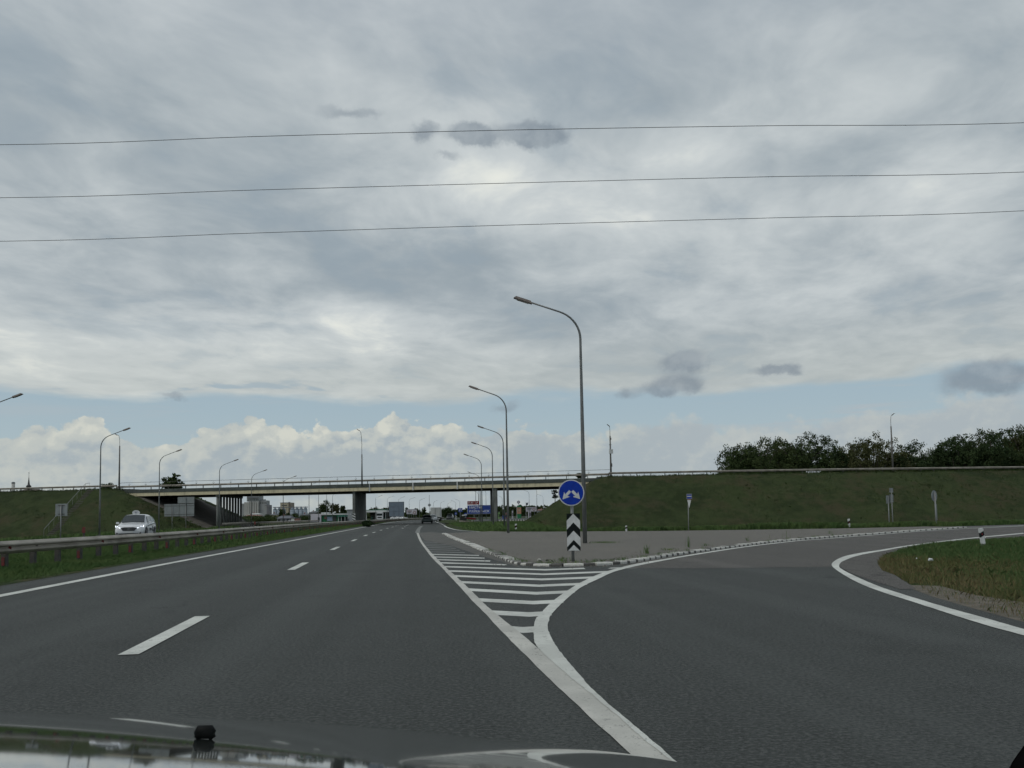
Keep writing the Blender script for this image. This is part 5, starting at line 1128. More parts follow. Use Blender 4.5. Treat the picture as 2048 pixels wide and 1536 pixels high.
# billboards further right
def board(label, Y, x0, x1, y0, y1, cx, m_, post=True, emb=None, lines=None):
    e = bld('billboard', label, 'billboard', cx, Y); w, X0, X1, zb_, zt_ = blk(e, 'panel', Y, x0, x1, y0, y1, cx, .2, m_, None)
    for fx in (.2, .8): MB().box((X0 + (X1 - X0) * fx, .3, zt_ / 2), (.14, .14, zt_)).build('post', B3, e)
    MB().box(((X0 + X1) / 2, .02, zt_ + .04), (X1 - X0 + .1, .2, .08)).build('frame', B3, e)
    if emb:
        ex_, ey_, er = emb; q = Matrix.Translation(((ex_ - cx) / 1720 * Y, -.04, ZZ(ex_, ey_, Y)))
        disc(MB(), q, er / 1720 * Y, .03, 20).build('emblem', B6, e); disc(MB(), Matrix.Translation(q.translation - Vector((0, .02, 0))), er / 1720 * Y * .6, .03, 20).build('emblem_centre', B7, e)
    if lines:
        for (a, b_, yy, m2) in lines: MB().box((((a + b_) / 2 - cx) / 1720 * Y, -.03, ZZ(a, yy, Y)), ((b_ - a) / 1720 * Y, .03, 1.6 / 1720 * Y)).build('print_line', m2, e)
    return e
board('white billboard with two dark lines of print right of the big grey billboard back', 380., 811.5, 823.5, 1018.8, 1028, 817, B7, lines=[(813.5, 821.5, 1022.2, B6), (814, 820, 1025.3, B3)])
board('white billboard with a round dark emblem beside the printed billboard', 380., 823.9, 832, 1018.5, 1028.8, 828, B7, emb=(827.5, 1025, 3.0))
board('white billboard with a round emblem and dark print near the far right slope', 300., 1050, 1071, 1014, 1022.8, 1060, B7, emb=(1066, 1018.2, 3.0), lines=[(1052.5, 1061.5, 1016.8, B3), (1052.5, 1060, 1019.5, B3)])
Y = 290.
e = bld('price_pylon', 'green and orange price pylon with a round emblem on top', 'sign pylon', 1036, Y)
blk(e, 'green_top', Y, 1032.3, 1040.4, 1011, 1014.6, 1036, .5, B8, None); blk(e, 'orange_panel', Y, 1032.3, 1040.4, 1014.9, 1027.4, 1036, .5, col_mat('pylon_orange', (.50, .26, .17)), None); blk(e, 'green_base', Y, 1032.3, 1040.4, 1027.7, 1036, 1036, .5, B8, 0)
blk(e, 'side_strip', Y, 1031.4, 1032.1, 1011, 1034, 1036, .5, B10, 0); q = Matrix.Translation(((1035.5 - 1036) / 1720 * Y, .1, ZZ(1035.5, 1004.2, Y)))
disc(MB(), q, 3.2 / 1720 * Y, .15, 20).build('emblem', B3, e); disc(MB(), Matrix.Translation(q.translation - Vector((0, .03, 0))), 1.9 / 1720 * Y, .1, 20).build('emblem_centre', B7, e); blk(e, 'emblem_post', Y, 1035.1, 1035.9, 1007, 1011, 1036, .2, B10, None, .2)
for i, (yy, w_) in enumerate(((1017, 5), (1020.2, 4.4), (1023.4, 4.8))): MB().box((0, -.03, ZZ(1036, yy, Y)), (w_ / 1720 * Y, .03, .16)).build('print_line', B6, e)
MB().plate([(-.3, ZZ(1036, 1019, Y)), (.1, ZZ(1036, 1018, Y)), (.4, ZZ(1036, 1021, Y)), (.0, ZZ(1036, 1024, Y))][::-1], Matrix.Translation((0, -.06, 0)), .02).build('print_mark', B4, e)
e = bld('flag', 'dark flag on a thin mast between the pylon and the billboard', 'flag', 1050, 310.); MB().tube([(0, 0, 0), (0, 0, ZZ(1050, 1004, 310))], .05, 6).build('mast', B10, e)
MB().add([(0, 0, ZZ(1050, 1010, 310)), (0, 0, ZZ(1050, 1005, 310)), (.5, .1, ZZ(1050, 1006, 310)), (.9, 0, ZZ(1050, 1003.6, 310)), (.8, 0, ZZ(1050, 1009.5, 310)), (.4, .1, ZZ(1050, 1011, 310))], [(0, 1, 2, 5), (5, 2, 3, 4)]).build('cloth', B9, e)
house('low building with a red roof at the top of the far right gap', 420., 1073, 1100, 1018, 1020.5, B1, B6, 4, 1030)
for i, (px_, Y, w_, h_, m_, lab) in enumerate([(1009.5, 260, 3.2, 1.9, B6, 'dark red kiosk box left of the grey lamp post beyond the pier'), (1006, 235, 3.5, 1.1, M_BLUE2, 'blue box below the dark red kiosk'), (1023, 270, 1.6, 2.6, B7, 'narrow white cabinet standing right of the second lamp post'), (1057, 265, 3.2, 2.6, B7, 'pair of white cabinets under the round emblem billboard'), (996, 280, 2.5, 2.2, col_mat('shop_lime', (.16, .28, .10)), 'lime green kiosk just right of the bridge pier')]):
    e = thing('kiosk', lab, 'kiosk', ((px_ - 1024) / 1720 * Y, Y, -.04)); wm = w_ / 1720 * Y * 1.6; MB().box((0, 0, h_ / 2), (wm, 1.2, h_)).build('wall', m_, e); MB().box((0, 0, h_ + .04), (wm + .2, 1.4, .08)).build('roof', B9, e); MB().box((wm * .1, -.62, h_ * .5), (wm * .5, .05, h_ * .4)).build('window', M_GLASS, e)
# church spire and chimney behind the left embankment
Y = 420.
e = bld('church', 'dark slender church spire with a cross above a brown roof, behind the left embankment', 'church', 49, Y)
zz1 = lambda y_: ZZ(49, y_, Y)
MB().box((0, 6, zz1(985) / 2), (9, 14, zz1(985))).build('nave', B4, e)
MB().add([(-5, -1.3, zz1(985)), (5, -1.3, zz1(985)), (3.5, 6, zz1(977.5)), (-3.5, 6, zz1(977.5)), (-5, 13, zz1(985)), (5, 13, zz1(985))], [(0, 1, 2, 3), (3, 2, 5, 4), (0, 3, 4), (1, 5, 2), (0, 4, 5, 1)]).build('roof', col_mat('roof_brown', (.10, .075, .06)), e)
MB().tube([(0, 3, zz1(979)), (0, 3, zz1(975))], [.8, .6], 10).tube([(0, 3, zz1(975)), (0, 3, zz1(973.5)), (0, 3, zz1(972)), (0, 3, zz1(970.5)), (0, 3, zz1(969)), (0, 3, zz1(962)), (0, 3, zz1(951))], [.7, 1.15, 1.2, .9, .5, .30, .05], 12).build('spire', M_TRIM, e, True)
cr = MB().box((0, 3, zz1(947)), (.10, .10, zz1(942) - zz1(951))).box((0, 3, zz1(945.5)), (.75, .10, .12)).build('cross', M_TRIM, e)
e = bld('chimney', 'short pale round chimney with a dark cap left of the church spire', 'chimney', 25, 400.); MB().tube([(0, 0, 0), (0, 0, ZZ(25, 967, 400))], .72, 14).build('shaft', B2, e, True); MB().tube([(0, 0, ZZ(25, 967, 400)), (0, 0, ZZ(25, 965, 400)), (0, 0, ZZ(25, 963.8, 400))], [.78, .78, .3], 14).build('cap', B9, e, True)
# pale sheds in the gap behind the left cone
house('pale flat shed seen in the gap left of the bridge columns', 360., 400, 428, 1019, 1020.5, B1, B10, 4, 1030)

# ------------------------------------------------------------------ flat areas beyond
fillpoly('far_lot', [(-8, 176), (30, 168), (50, 190), (60, 330), (-5, 330), (-12, 260)], -.02, M_ASPH)
fillpoly('far_forecourt', [(-50, 255), (-38, 250), (-40, 400), (-90, 400), (-95, 262)], -.02, M_ASPH)
fillpoly('field', [(-62, 190), (-300, 190), (-300, 900), (-150, 900), (-90, 420), (-72, 300)], -.015, M_FIELD)
kt2 = thing('kerb', 'far row of white and grey kerb blocks across the lot beyond the right pier', 'kerb', (-2.5, 163, 0))
k1 = None
for i in range(46):
    if k1 is None: k1 = o = MB().box((0, 0, .07), (.24, .3, .34)).build('kerb_stone', M_KWHITE, kt2); 
    elif i == 1: k2_ = o = MB().box((0, 0, .07), (.24, .3, .34)).build('kerb_stone', M_CONC, kt2)
    else: o = (k1 if i % 2 == 0 else k2_).copy(); col.objects.link(o); o.parent = kt2
    o.location = (i * .25, i * .02, 0)

# ------------------------------------------------------------------ trees and bushes
def leaf_mesh(name, lobes, n_clump, n_leaf, leaf, m_, seed, clump_r=.9, hollow=.55):
    """leaf quads in clumps spread through the outer part of ellipsoid lobes: lobes = [(cx,cy,cz, rx,ry,rz)]"""
    r_ = np.random.default_rng(seed); vol = np.array([l_[3] * l_[4] * l_[5] for l_ in lobes]) ** .8; vol /= vol.sum(); C = []
    for l_, w_ in zip(lobes, vol):
        k = max(3, int(n_clump * w_)); d = r_.normal(size=(k, 3)); d /= np.linalg.norm(d, axis=1)[:, None]; rad = hollow + (1.0 - hollow) * r_.random(k) ** .7
        C.append(np.array(l_[:3]) + d * rad[:, None] * np.array(l_[3:]))
    C = np.concatenate(C); nc = len(C); cr = clump_r * r_.uniform(.5, 1.25, nc)
    P_ = np.repeat(C, n_leaf, 0) + (lambda q_: q_ / np.linalg.norm(q_, axis=1)[:, None] * r_.random(len(q_))[:, None] ** .45)(r_.normal(size=(nc * n_leaf, 3))) * np.repeat(cr, n_leaf)[:, None] * np.array((1, 1, .75))
    n = len(P_); a = r_.normal(size=(n, 3)); a /= np.linalg.norm(a, axis=1)[:, None]; b = r_.normal(size=(n, 3)); b -= a * (a * b).sum(1)[:, None]; b /= np.linalg.norm(b, axis=1)[:, None]
    s_ = leaf * r_.uniform(.6, 1.3, n)[:, None]; V = np.stack([P_ - a * s_, P_ + b * s_ * .55, P_ + a * s_, P_ - b * s_ * .55], 1).reshape(-1, 3)
    F = np.arange(4 * n).reshape(n, 4); me = bpy.data.meshes.new(name)
    me.vertices.add(4 * n); me.vertices.foreach_set('co', V.ravel().astype(np.float32)); me.loops.add(4 * n); me.loops.foreach_set('vertex_index', F.ravel().astype(np.int32))
    me.polygons.add(n); me.polygons.foreach_set('loop_start', np.arange(0, 4 * n, 4, dtype=np.int32)); me.polygons.foreach_set('loop_total', np.full(n, 4, np.int32))
    me.materials.append(m_); me.update(calc_edges=True); return me
def trunk_mb(H_, r, seed, spread=2.5, n=9):
    rr_ = random.Random(seed); mb = MB()
    mb.tube([(0, 0, -.5), (.05, 0, H_ * .2), (rr_.uniform(-.2, .2), rr_.uniform(-.2, .2), H_ * .55), (rr_.uniform(-.3, .3), 0, H_ * .85)], [r * 1.2, r, r * .6, r * .2], 8)
    for k in range(n):
        a = k * 2.4 + rr_.random(); z = H_ * rr_.uniform(.22, .6); L = spread * rr_.uniform(.7, 1.2)
        p0 = Vector((0, 0, z)); p1 = p0 + Vector((math.cos(a) * L * .5, math.sin(a) * L * .5, L * .35)); p2 = p0 + Vector((math.cos(a) * L, math.sin(a) * L, L * .9)); mb.tube([p0, p1, p2], [r * .4, r * .25, r * .08], 5)
    return mb
def lobes_round(H_, W_, seed, n=9, low=.12):
    rr_ = random.Random(seed); cz = H_ * .50; rx = W_ * .34; rz = H_ * .36; out = [(0, 0, cz, rx * .95, rx * .95, rz * .95), (0, 0, H_ * .30, rx * .8, rx * .8, H_ * .20)]
    for k in range(n):
        a = k * 2.4 + rr_.uniform(-.4, .4); e = R(rr_.uniform(-25, 65)); q = rr_.uniform(.19, .27)
        out.append((math.cos(a) * math.cos(e) * rx * .88, math.sin(a) * math.cos(e) * rx * .88, cz + math.sin(e) * rz * .9, W_ * q, W_ * q, H_ * q * .72))
    return out
tv = []
for k in range(5):
    H_ = 13.0; W_ = (13, 11, 14, 10, 12)[k]
    t_ = thing('tree', 'tree', 'tree', (0, 0, 0), 0, 'row of broadleaf trees behind the right embankment')
    trunk_mb(H_, .32, k, W_ * .33, 12).build('trunk', M_BARK, t_, True); link('crown', leaf_mesh('crown', lobes_round(H_, W_, 11 + k, 10), 460, 40, .15, M_LEAF[(0, 1, 2, 0, 1)[k]], 40 + k, .80, .62), t_); tv.append(t_)
used = set()
# (pixel-measured bearing, distance, height, width, variant) placed as real trees in a row 30-60 m beyond the embankment
rowt = [(1468, 172, 868 + 24, 9, 3), (1492, 176, 886, 11, 1), (1520, 171, 878, 12, 0), (1560, 178, 872, 13, 2), (1604, 172, 868, 14, 0), (1640, 176, 873, 11, 4), (1674, 172, 892, 9, 1), (1708, 178, 876, 9, 3), (1748, 168, 866, 13, 2), (1790, 175, 902, 9, 1), (1822, 172, 882, 13, 4), (1856, 176, 900, 9, 0),
        (1880, 172, 898, 8, 3), (1915, 168, 869, 12, 1), (1950, 172, 862, 13, 0), (1985, 168, 860, 12, 4), (2018, 172, 853, 13, 2), (2056, 168, 852, 13, 0), (2100, 172, 850, 14, 1), (1730, 186, 918, 12, 4), (1580, 186, 912, 14, 1), (1840, 186, 918, 13, 0), (1655, 188, 915, 12, 3), (1960, 186, 905, 14, 3)]
tl = ['small shrubby tree at the left end of the row', 'tree next to the left end of the row, sloping outline', 'rounded tree near the left end of the row', 'broad tree left of the highest left crown', 'highest broad crown of the left group of trees', 'tree right of the highest left crown', 'lower tree in the dip of the left group', 'narrow tree left of the airy crowned tree', 'airy tall tree with sky showing through, left of the concrete lamp', 'low tree directly behind the concrete lamp post', 'rounded tree right of the concrete lamp post', 'low tree in the dip right of the lamp post',
      'small tree at the lowest dip of the right group', 'first tall tree of the right group', 'tall tree in the right group under the small grey cloud', 'tall dark tree near the right picture edge', 'tallest tree close to the right picture edge', 'last tree cut by the right picture edge', 'tree just beyond the right picture edge', 'tree standing behind the narrow one in the second row', 'background tree filling the gap in the left group', 'background tree behind the dip right of the lamp', 'background tree behind the left group dip', 'background tree behind the tall right group']
for i, (px_, Y, ytop, W_, k) in enumerate(rowt):
    X_ = (px_ - 1024) / 1720 * Y; H_ = ZZ(px_, ytop - 4, Y) + 2.0
    lab = tl[i] + ' behind the embankment'
    lab = ' '.join(lab.split()[:16])
    sc = (W_ / (13, 11, 14, 10, 12)[k] * 1.15, W_ / (13, 11, 14, 10, 12)[k], H_ / 13.0)
    if k in used: copy_tree(tv[k], (X_, Y, -1.8), random.uniform(0, 6.28), lab, scale=sc)
    else: used.add(k); tv[k].location = (X_, Y, -1.8); tv[k].scale = sc; tv[k]['label'] = lab
def tree_at(px_, Y, ytop, Wpx, label, k=0, ybase=None, name='tree', cat='tree', m_=None, seed=0, leaf=None, group=None, nclump=220):
    X_ = (px_ - 1024) / 1720 * Y; z0 = -.1 if ybase is None else ZZ(px_, ybase, Y); H_ = (ZZ(px_, ytop, Y) - z0) * 1.08; W_ = Wpx / 1720 * Y * 1.08
    t_ = thing(name, label, cat, (X_, Y, z0), 0, group)
    trunk_mb(H_, max(.05, H_ * .022), seed, W_ * .3, 7).build('trunk', M_BARK, t_, True)
    link('crown', leaf_mesh('crown', lobes_round(H_, W_, seed + 3, 8, 0.0), nclump, 34, leaf or max(.07, H_ * .022), m_ or M_LEAF[k], seed + 9, W_ * .12, .2), t_); return t_
tree_at(340, 158, 949, 46, 'round dark tree rising above the left end of the bridge railing', 0, seed=1)
tree_at(213, 156, 966, 26, 'low bushy treetop above the upper road left of the bridge end', 0, ybase=1000, seed=2)
tree_at(397, 165, 993, 24, 'dark tree just right of the large grey sign backs', 1, seed=3)
tree_at(383, 168, 1003, 22, 'dark tree half hidden behind the large grey sign backs', 1, seed=4)
for i, (px_, Y, yt, W_, lab) in enumerate([(647, 330, 1003.5, 27, 'big round dark tree behind the white and green shop'), (668, 335, 1006.5, 22, 'olive tree right of the big round tree behind the shop'), (684, 330, 1011, 13, 'small pointed tree at the right end of the trees behind the shop'),
        (563, 420, 1017.5, 14, 'round tree in front of the grain silos'), (535, 390, 1029, 18, 'dark bush tree right of the grain elevator foot'), (548, 400, 1031, 12, 'small dark tree left of the gable roofed house'), (575, 430, 1025, 14, 'bushy tree below the beige factory'), (588, 440, 1026, 14, 'bushy tree between factory and silos'), (521, 420, 1031.5, 16, 'low bush under the grain elevator'),
        (504, 410, 1033, 16, 'low bush left under the grain elevator'), (614, 430, 1028, 10, 'small tree left of the white shop wall'), (752, 420, 1013.8, 17, 'dark round tree above the filling station canopy'), (766, 430, 1014.5, 14, 'brownish tree above the right half of the filling station canopy'), (741, 440, 1016, 10, 'small tree above the left half of the filling station canopy'), (775, 430, 1015, 8, 'small tree touching the left edge of the big billboard back'),
        (832, 470, 1016, 16, 'dark tree behind the round emblem billboard'), (846, 450, 1013, 10, 'pointed tree left of the box truck'), (866, 480, 1015, 12, 'dark tree behind the box truck'), (893, 470, 1012.8, 26, 'wide round tree straight above the far dark off-road car'), (881, 480, 1018, 12, 'low tree between box truck and the wide round tree'), (925, 480, 1018.5, 16, 'low tree behind the hooked arrow sign'), (940, 480, 1016, 14, 'low tree left of the direction sign posts'),
        (812, 500, 1014, 8, 'small tree between the grey billboard back and the printed billboard'), (906, 500, 1019, 14, 'low tree right of the wide round tree')]):
    tree_at(px_, Y, yt, W_, lab, (0, 2, 1, 0)[i % 4], seed=20 + i, group='distant trees seen under the bridge')
tree_at(733, 104, 1042.2, 23, 'dark low bush on the verge in the shade of the bridge', 1, ybase=1054.5, name='bush', cat='bush', seed=60, leaf=.07)
tree_at(1108, 132, 974, 14, 'scraggly hanging bush at the right bridge abutment', 1, ybase=1006, name='bush', cat='bush', seed=61, leaf=.09, nclump=34)
tree_at(1160, 131, 946.5, 22, 'small scrubby bush on the bridge deck behind the railing', 0, ybase=958, name='bush', cat='bush', seed=62, leaf=.07)
# wooded ridge and far tree belt: masses nobody could count
def belt(name, pts, h_, dens, m_, seed, leaf=1.0, wid=20, kind='stuff'):
    r_ = np.random.default_rng(seed); L = plen(pts); n = int(L * dens); P = np.array(resample(pts, n)); hh = np.array([h_ * (0.75 + .45 * mnoise.noise(Vector((p[0] * .02, p[1] * .02, seed)))) for p in P])
    lob = [(P[i][0], P[i][1] + r_.uniform(0, wid), hh[i] * .45, L / n * 1.2, 4, hh[i] * .55) for i in range(n)]
    return tag(link(name, leaf_mesh(name, lob, n * 130, 14, leaf * .85, m_, seed, 1.8, .1)), kind=kind)
belt('forest', [(-40, 800), (20, 760), (60, 740), (110, 760), (200, 800)], 12.5, .08, M_LEAF[0], 3, 1.3)
belt('forest', [(-420, 760), (-250, 800), (-120, 820), (-60, 760), (-20, 700)], 8, .05, M_LEAF[0], 4, 1.1)
belt('hedge', [(-437.039,1253.397), (-98, 330), (-85, 350), (-70, 360)], 2.2, .30, M_LEAF[0], 5, .25, wid=3)

# ------------------------------------------------------------------ grass blades
def blades(name, X_, Y_, Z_, h_, w_, m_, seed, lean=.5):
    r_ = np.random.default_rng(seed); n = len(X_); P_ = np.stack([X_, Y_, Z_], 1); a = r_.uniform(0, 2 * np.pi, n); d = np.stack([np.cos(a), np.sin(a), np.zeros(n)], 1)
    l_ = r_.normal(0, lean, (n, 2)); top_ = P_ + np.stack([l_[:, 0] * h_, l_[:, 1] * h_, h_], 1); mid = P_ + np.stack([l_[:, 0] * h_ * .35, l_[:, 1] * h_ * .35, h_ * .6], 1)
    ww = w_[:, None] if np.ndim(w_) else w_
    V = np.stack([P_ - d * ww, P_ + d * ww, mid + d * ww * .6, top_, mid - d * ww * .6], 1).reshape(-1, 3)
    me = bpy.data.meshes.new(name); me.vertices.add(5 * n); me.vertices.foreach_set('co', V.ravel().astype(np.float32)); F = np.arange(5 * n, dtype=np.int32)
    me.loops.add(5 * n); me.loops.foreach_set('vertex_index', F); me.polygons.add(n); me.polygons.foreach_set('loop_start', np.arange(0, 5 * n, 5, dtype=np.int32)); me.polygons.foreach_set('loop_total', np.full(n, 5, np.int32))
    me.materials.append(m_); me.update(calc_edges=True); return tag(link(name, me), kind='stuff')
ROADP = poly
def fbm(X_, Y_, sc, seed):  # cheap value noise in numpy
    r_ = np.random.default_rng(seed); out = 0; amp = 1
    for o_ in range(3):
        g_ = r_.random((64, 64)); x = X_ * sc * 2 ** o_; y = Y_ * sc * 2 ** o_; xi = np.floor(x).astype(int); yi = np.floor(y).astype(int); fx = sst(x - xi); fy = sst(y - yi)
        v_ = (g_[xi % 64, yi % 64] * (1 - fx) + g_[(xi + 1) % 64, yi % 64] * fx) * (1 - fy) + (g_[xi % 64, (yi + 1) % 64] * (1 - fx) + g_[(xi + 1) % 64, (yi + 1) % 64] * fx) * fy
        out = out + amp * v_; amp *= .5
    return out / 1.75
# left verge
def verge(Ya, Yb, n, hh, ww, seed, o0=-1.05, o1=-7.9):
    y = rng.uniform(Ya, Yb, n); x0 = np.interp(y, _xa, _ya); off = rng.uniform(o1, o0, n); x = x0 + off
    edge = fbm(x, y, 1.5, seed + 2); keep = (off < o0 - .25 * edge) & (off > o1 + .2 * edge); x, y, off = x[keep], y[keep], off[keep]
    h_ = hh * rng.uniform(.5, 1.3, len(x)) * (.6 + .8 * fbm(x, y, .6, seed)) * np.where(off > -2.2, .75, 1.0); return blades('grass', x, y, np.full(len(x), -.03), h_, ww, M_BLADE, seed)
tag(strip('verge', [(XL(Y) - .95, Y) for Y in Ym if Y < 200], [(XL(Y) - 8.0, Y) for Y in Ym if Y < 200], .006, M_GRND), kind='structure')
verge(12, 34, 150000, .115, .007, 1); verge(34, 70, 90000, .15, .014, 2); verge(70, 190, 60000, .18, .03, 3)
# right grass patch
n = 480000; x = 4.5 + 33 * rng.random(n) ** 1.5; y = rng.uniform(7, 34, n); keep = inpoly(x, y, NGP) & (y < 60)
x, y = x[keep], y[keep]; 
pl_ = fbm(x, y, .35, 5)
# distance to the lower, gravelly edge
E0, E1 = np.array((5.514,11.868)), np.array((4.951,8.460)); te = (E1 - E0) / np.linalg.norm(E1 - E0); ne = np.array((-te[1], te[0])); ne = ne if ne[0] > 0 else -ne
de = (x - E0[0]) * ne[0] + (y - E0[1]) * ne[1]
bare = (de < .15 + .55 * fbm(x, y, 1.4, 6)) & (y < E0[1] + 1.2) & (rng.random(len(x)) < .80)
x, y, de = x[~bare], y[~bare], de[~bare]
tag(fillpoly('gravel_verge', [(5.641,12.683), (5.462,11.800), (5.252,10.844), (5.062,9.557), (4.919,8.406), (13.5, 7.0), (20, 9), (5.930,10.112), (5.870,11.064), (6.091,12.410)], .002, M_DIRT), kind='structure')
dist = np.hypot(x, y)
dtip = np.hypot(x - (7.194,17.086)[0], y - (7.194,17.086)[1])
dryp = np.clip(1.45 - np.minimum(de / 1.7, dtip / 2.2) + 1.0 * (fbm(x, y, .8, 31) - .5), .05, .85); isdry = rng.random(len(x)) < dryp
hh_ = .088 * rng.uniform(.5, 1.5, len(x)) * (.5 + .9 * fbm(x, y, .5, 8)); ww_ = .0032 * np.maximum(1, dist / 14)
for sel, m_, sd2 in ((~isdry, M_BLADE2, 9), (isdry, M_DRY, 10)): blades('grass', x[sel], y[sel], np.full(sel.sum(), -.02), hh_[sel], ww_[sel], m_, sd2, .45)
# tiny white flowers
f_ = rng.choice(len(x), 26); mbf = MB()
for j in f_:
    if de[j] > 3 or True: mbf.add([(x[j] - .012, y[j], .12), (x[j] + .012, y[j], .12), (x[j] + .012, y[j] + .008, .14), (x[j] - .012, y[j] + .008, .14)], [(0, 1, 2, 3)])
tag(mbf.build('flowers', M_WHITE), kind='stuff')
# edge tufts where the slope meets the island and the ditch
n = 90000; x = rng.uniform(-6, 60, n); yb = np.interp(x, _bx, _by); y = yb + rng.exponential(2.2, n) + .1; keep = (y < yb + 14); x, y, yb = x[keep], y[keep], yb[keep]; keep = ~inpoly(x, y, ROADP) & ~inpoly(x, y, isle); x, y = x[keep], y[keep]
blades('grass', x, y, ground_h(x, y) - .02, .30 * rng.uniform(.4, 1.5, len(x)) * (.4 + fbm(x, y, .25, 12)), .022, M_BLADE, 13, .4)
n = 60000; x = rng.uniform(-14, 26, n); y = rng.uniform(62, 122, n); keep = (x > np.interp(y, _xa, _ya) + 10.8) & ~inpoly(x, y, ROADP) & ~inpoly(x, y, isle); x, y = x[keep], y[keep]
blades('grass', x, y, ground_h(x, y) - .02, .28 * rng.uniform(.4, 1.5, len(x)) * (.4 + fbm(x, y, .2, 15)), .035, M_BLADE, 16, .4)
n = 60000; x = rng.uniform(-75, -28, n); y = rng.uniform(38, 128, n); keep = (x < np.interp(y, _xa, _ya) - 19.6); x, y = x[keep], y[keep]
blades('grass', x, y, ground_h(x, y) - .02, .30 * rng.uniform(.4, 1.5, len(x)) * (.4 + fbm(x, y, .2, 18)), .035, M_BLADE, 19, .4)
# rough tussocks over the slopes
n = 150000; x = rng.uniform(-110, 95, n); y = rng.uniform(108, 150, n)
xi = np.clip(((x + 250) / .75).astype(int), 0, EX.shape[1] - 1); yi = np.clip(((y - 92) / .75).astype(int), 0, EX.shape[0] - 1); z = EHn[yi, xi]
U_ = ((x - BA[0]) * VD[1] - (y - BA[1]) * VD[0]) / _det; V_ = (UD[0] * (y - BA[1]) - UD[1] * (x - BA[0])) / _det
keep = (z > -.9) & (z < 6.5) & ~((U_ > -1.2) & (U_ < BL + 1.2) & (V_ > -1.1)) & (fbm(x, y, .5, 21) > .33)
x, y, z = x[keep], y[keep], z[keep]
hq = .34 * rng.uniform(.3, 1.3, len(x)) * (.35 + fbm(x, y, .3, 22)); blades('grass', x, y, z - .1, hq, .045, M_TUFT, 23, .5)
pick = rng.random(len(x)) < .35 * (fbm(x, y, .45, 27) > .48); blades('grass', x[pick], y[pick], z[pick] - .08, hq[pick] * 1.15, .05, M_TUFT, 28, .7)
for UPx in (UPL, UPR):
    tp = np.array(resample(offset(UPx, -.55), 9000)); tp = tp + rng.normal(0, .35, tp.shape); tp = tp[(tp[:, 0] > -120) & (tp[:, 0] < 110)]
    blades('grass', tp[:, 0], tp[:, 1], np.full(len(tp), 6.30), .42 * rng.uniform(.3, 1.4, len(tp)) * (.3 + fbm(tp[:, 0], tp[:, 1], .4, 29)), .035, M_TUFT, 30, .5)
# single weeds
def weed(px_, py_, h_, label, n=26, spread=.06, zoff=0.0, dy=0.0, seed=0, lean=.25):
    X_, Y_ = px_, py_; r_ = np.random.default_rng(seed); k = n; mbx = X_ + r_.normal(0, spread, k); mby = Y_ + r_.normal(0, spread, k)
    o = blades('weed', mbx - X_, mby - Y_, np.zeros(k), h_ * r_.uniform(.4, 1.0, k), .006, M_BLADE, seed, lean); del o['kind']; o.location = (X_, Y_, .05 + zoff)
    return tag(o, label, 'weed', 'weeds growing along the island kerb')
weed(*(3.479,22.664), .30, 'tall green weed at the kerb right of the nearest lamp', 30, .05, seed=1)
weed(*(5.294,26.177), .45, 'tallest thin weed at the kerb below the small blue square sign', 16, .035, seed=2, lean=.10)
weed(*(1.117,19.672), .15, 'small weed at the foot of the arrow sign', 40, .09, seed=3, lean=.5)
weed(*(3.265,31.190), .10, 'flat spreading weed on the paving right of the nearest lamp', 120, .28, seed=4, lean=1.2)
weed(*(4.414,24.419), .09, 'low weed lying on the kerb between two tall weeds', 50, .16, seed=5, lean=.8)
weed(*(10.304,33.216), .38, 'pair of thin weeds at the kerb below the slope middle', 9, .2, seed=6, lean=.12)
weed(*(8.260,30.445), .26, 'leaning thin weed at the kerb left of the weed pair', 8, .05, seed=7, lean=.35)
weed(*(13.980,37.903), .30, 'thin weed at the kerb right of the weed pair', 8, .06, seed=8, lean=.1)
weed(*(6.019,27.046), .13, 'short weed at the kerb right of the tallest weed', 20, .08, seed=9, lean=.4)
for i, (a, b_, s_, lab) in enumerate([(1079, 1126.5, .04, 'small pale stone lying behind the kerb left of the arrow sign'), (1095, 1127, .035, 'small dark stone behind the kerb beside the pale stone'), (1862, 1131.5, .045, 'crumpled white litter in the near right grass')]):
    X_, Y_ = ((0.591,19.937), (0.769,19.780), (8.064,16.745))[i]
    mb = MB(); r_ = random.Random(i); mb.tube([(-s_, 0, 0), (-s_ * .4, 0, s_ * .5), (s_ * .4, 0, s_ * .4), (s_, 0, 0)], [s_ * .3, s_ * .7, s_ * .6, s_ * .2], 7)
    o = mb.build('stone' if i < 2 else 'litter', (M_KWHITE, M_KDARK, M_WHITE)[i]); o.location = (X_, Y_, (.065, .065, .10)[i]); tag(o, lab, 'stone' if i < 2 else 'litter')

ng = 900; r_ = np.random.default_rng(77); jj = r_.integers(8, len(kP) - 8, ng); gx2 = kP[jj, 0] + r_.normal(0, .35, ng); gy2 = kP[jj, 1] + r_.normal(0, .35, ng); V_g = []; F_g = []
for i_, (a_, b_) in enumerate(zip(gx2, gy2)):
    s_ = float(r_.uniform(.006, .020)); z_ = .054 if inpoly(np.array([a_]), np.array([b_]), isle)[0] else .002; o_ = len(V_g)
    V_g += [(a_ - s_, b_ - s_, z_), (a_ + s_, b_ - s_ * .6, z_), (a_ + s_ * .7, b_ + s_, z_), (a_ - s_ * .8, b_ + s_ * .7, z_), (a_, b_, z_ + s_ * 1.1)]; F_g += [(o_, o_ + 1, o_ + 4), (o_ + 1, o_ + 2, o_ + 4), (o_ + 2, o_ + 3, o_ + 4), (o_ + 3, o_, o_ + 4)]
tag(MB().add(V_g, F_g).build('grit', mat('grit', (.10, .09, .07), .9, noise=(20, .6, (.22, .21, .18)))), kind='stuff')
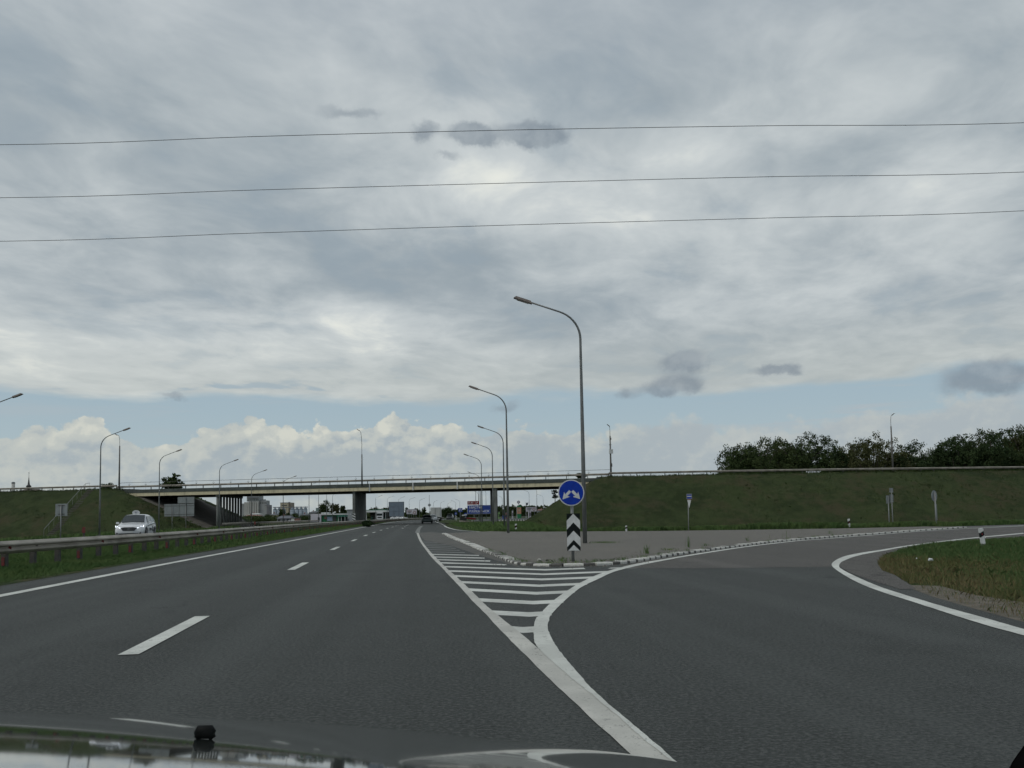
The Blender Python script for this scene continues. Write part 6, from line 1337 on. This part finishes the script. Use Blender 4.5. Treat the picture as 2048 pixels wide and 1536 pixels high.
wk = 60; r_ = np.random.default_rng(78); jj = r_.integers(10, len(kP) - 5, wk); bx_ = np.repeat(kP[jj, 0], 14) + r_.normal(0, .05, wk * 14); by_ = np.repeat(kP[jj, 1] + .12, 14) + r_.normal(0, .05, wk * 14)
blades('grass', bx_, by_, np.full(len(bx_), .05), .07 * r_.uniform(.4, 1.6, len(bx_)), .004, M_BLADE, 79, .6)
# ------------------------------------------------------------------ the car we sit in
own = thing('car', 'glossy grey-green bonnet of the car the picture is taken from, reflecting sky and bridge', 'car', (0, 0, 0))
sil = [(-1.75, .735)] + [(-1.074,0.7522),(-1.015,0.7492),(-0.868,0.7447),(-0.622,0.7328),(-0.327,0.7133),(-0.131,0.6926),(-0.033,0.6794),(0.162,0.6597),(0.313,0.6303),(0.376,0.6111)] + [(.50, .575), (.62, .53), (.80, .44)]
sx_, sz_ = zip(*sil)
nx, ny = 90, 70
xs_ = np.linspace(-1.7, .80, nx); yt_ = np.linspace(.74, 2.05, ny); BX, BY = np.meshgrid(xs_, yt_)
zs = np.interp(BX, sx_, sz_)
# smooth the silhouette profile
ker = np.ones(9) / 9; z1 = np.convolve(np.pad(np.interp(xs_, sx_, sz_), 4, 'edge'), ker, 'valid'); zs = np.tile(z1, (ny, 1))
dY = 1.72 - BY; sl = (1.12 - zs) / 1.72
BZ = zs + sl * dY - np.where(dY > 0, .072, .30) * dY ** 2
bon = gridmesh('bonnet', BX, BY, BZ, mat('bonnet_paint', (.055, .065, .06), .045, .35, noise=(2, .3, (.05, .06, .055)), spec=.9, coat=1.0), parent=own)
def bz(X_, Y_):
    j = int(round((X_ - xs_[0]) / (xs_[1] - xs_[0]))); i = int(round((Y_ - yt_[0]) / (yt_[1] - yt_[0]))); return float(BZ[i, j])
nxp = (412 - 1024) / 1720 * 1.2
nz = MB().tube([(-.0145, 0, .004), (-.0125, 0, .0025), (-.009, 0, .0075), (.009, 0, .0075), (.0125, 0, .0025), (.0145, 0, .004)], [.004, .008, .0095, .0095, .008, .004], 14).build('washer_nozzle', mat('nozzle_black', (.004, .005, .005), .6, spec=.1, noise=(60, .4, (.008, .009, .009))), own, True)
nz.location = (nxp, 1.2, bz(nxp, 1.2) + .001); nz.scale = (.86, .86, 1.0)
MB().tube([(-1.6, .70, .868), (-.8, .715, .862), (-.2, .70, .842), (.2, .66, .82)], .022, 8).build('cowl_edge', M_TRIM, own, True)
MB().tube([(0.394,0.600,0.973), (0.373,0.600,0.953), (0.358,0.600,0.934), (0.342,0.600,0.907)], .020, 10).build('windscreen_seal', mat('seal_black', (.004, .004, .004), 1.0, spec=0, noise=(9, .4, (.006, .006, .006))), own, True)

for me in bpy.data.meshes:
    if me.users == 0: bpy.data.meshes.remove(me)
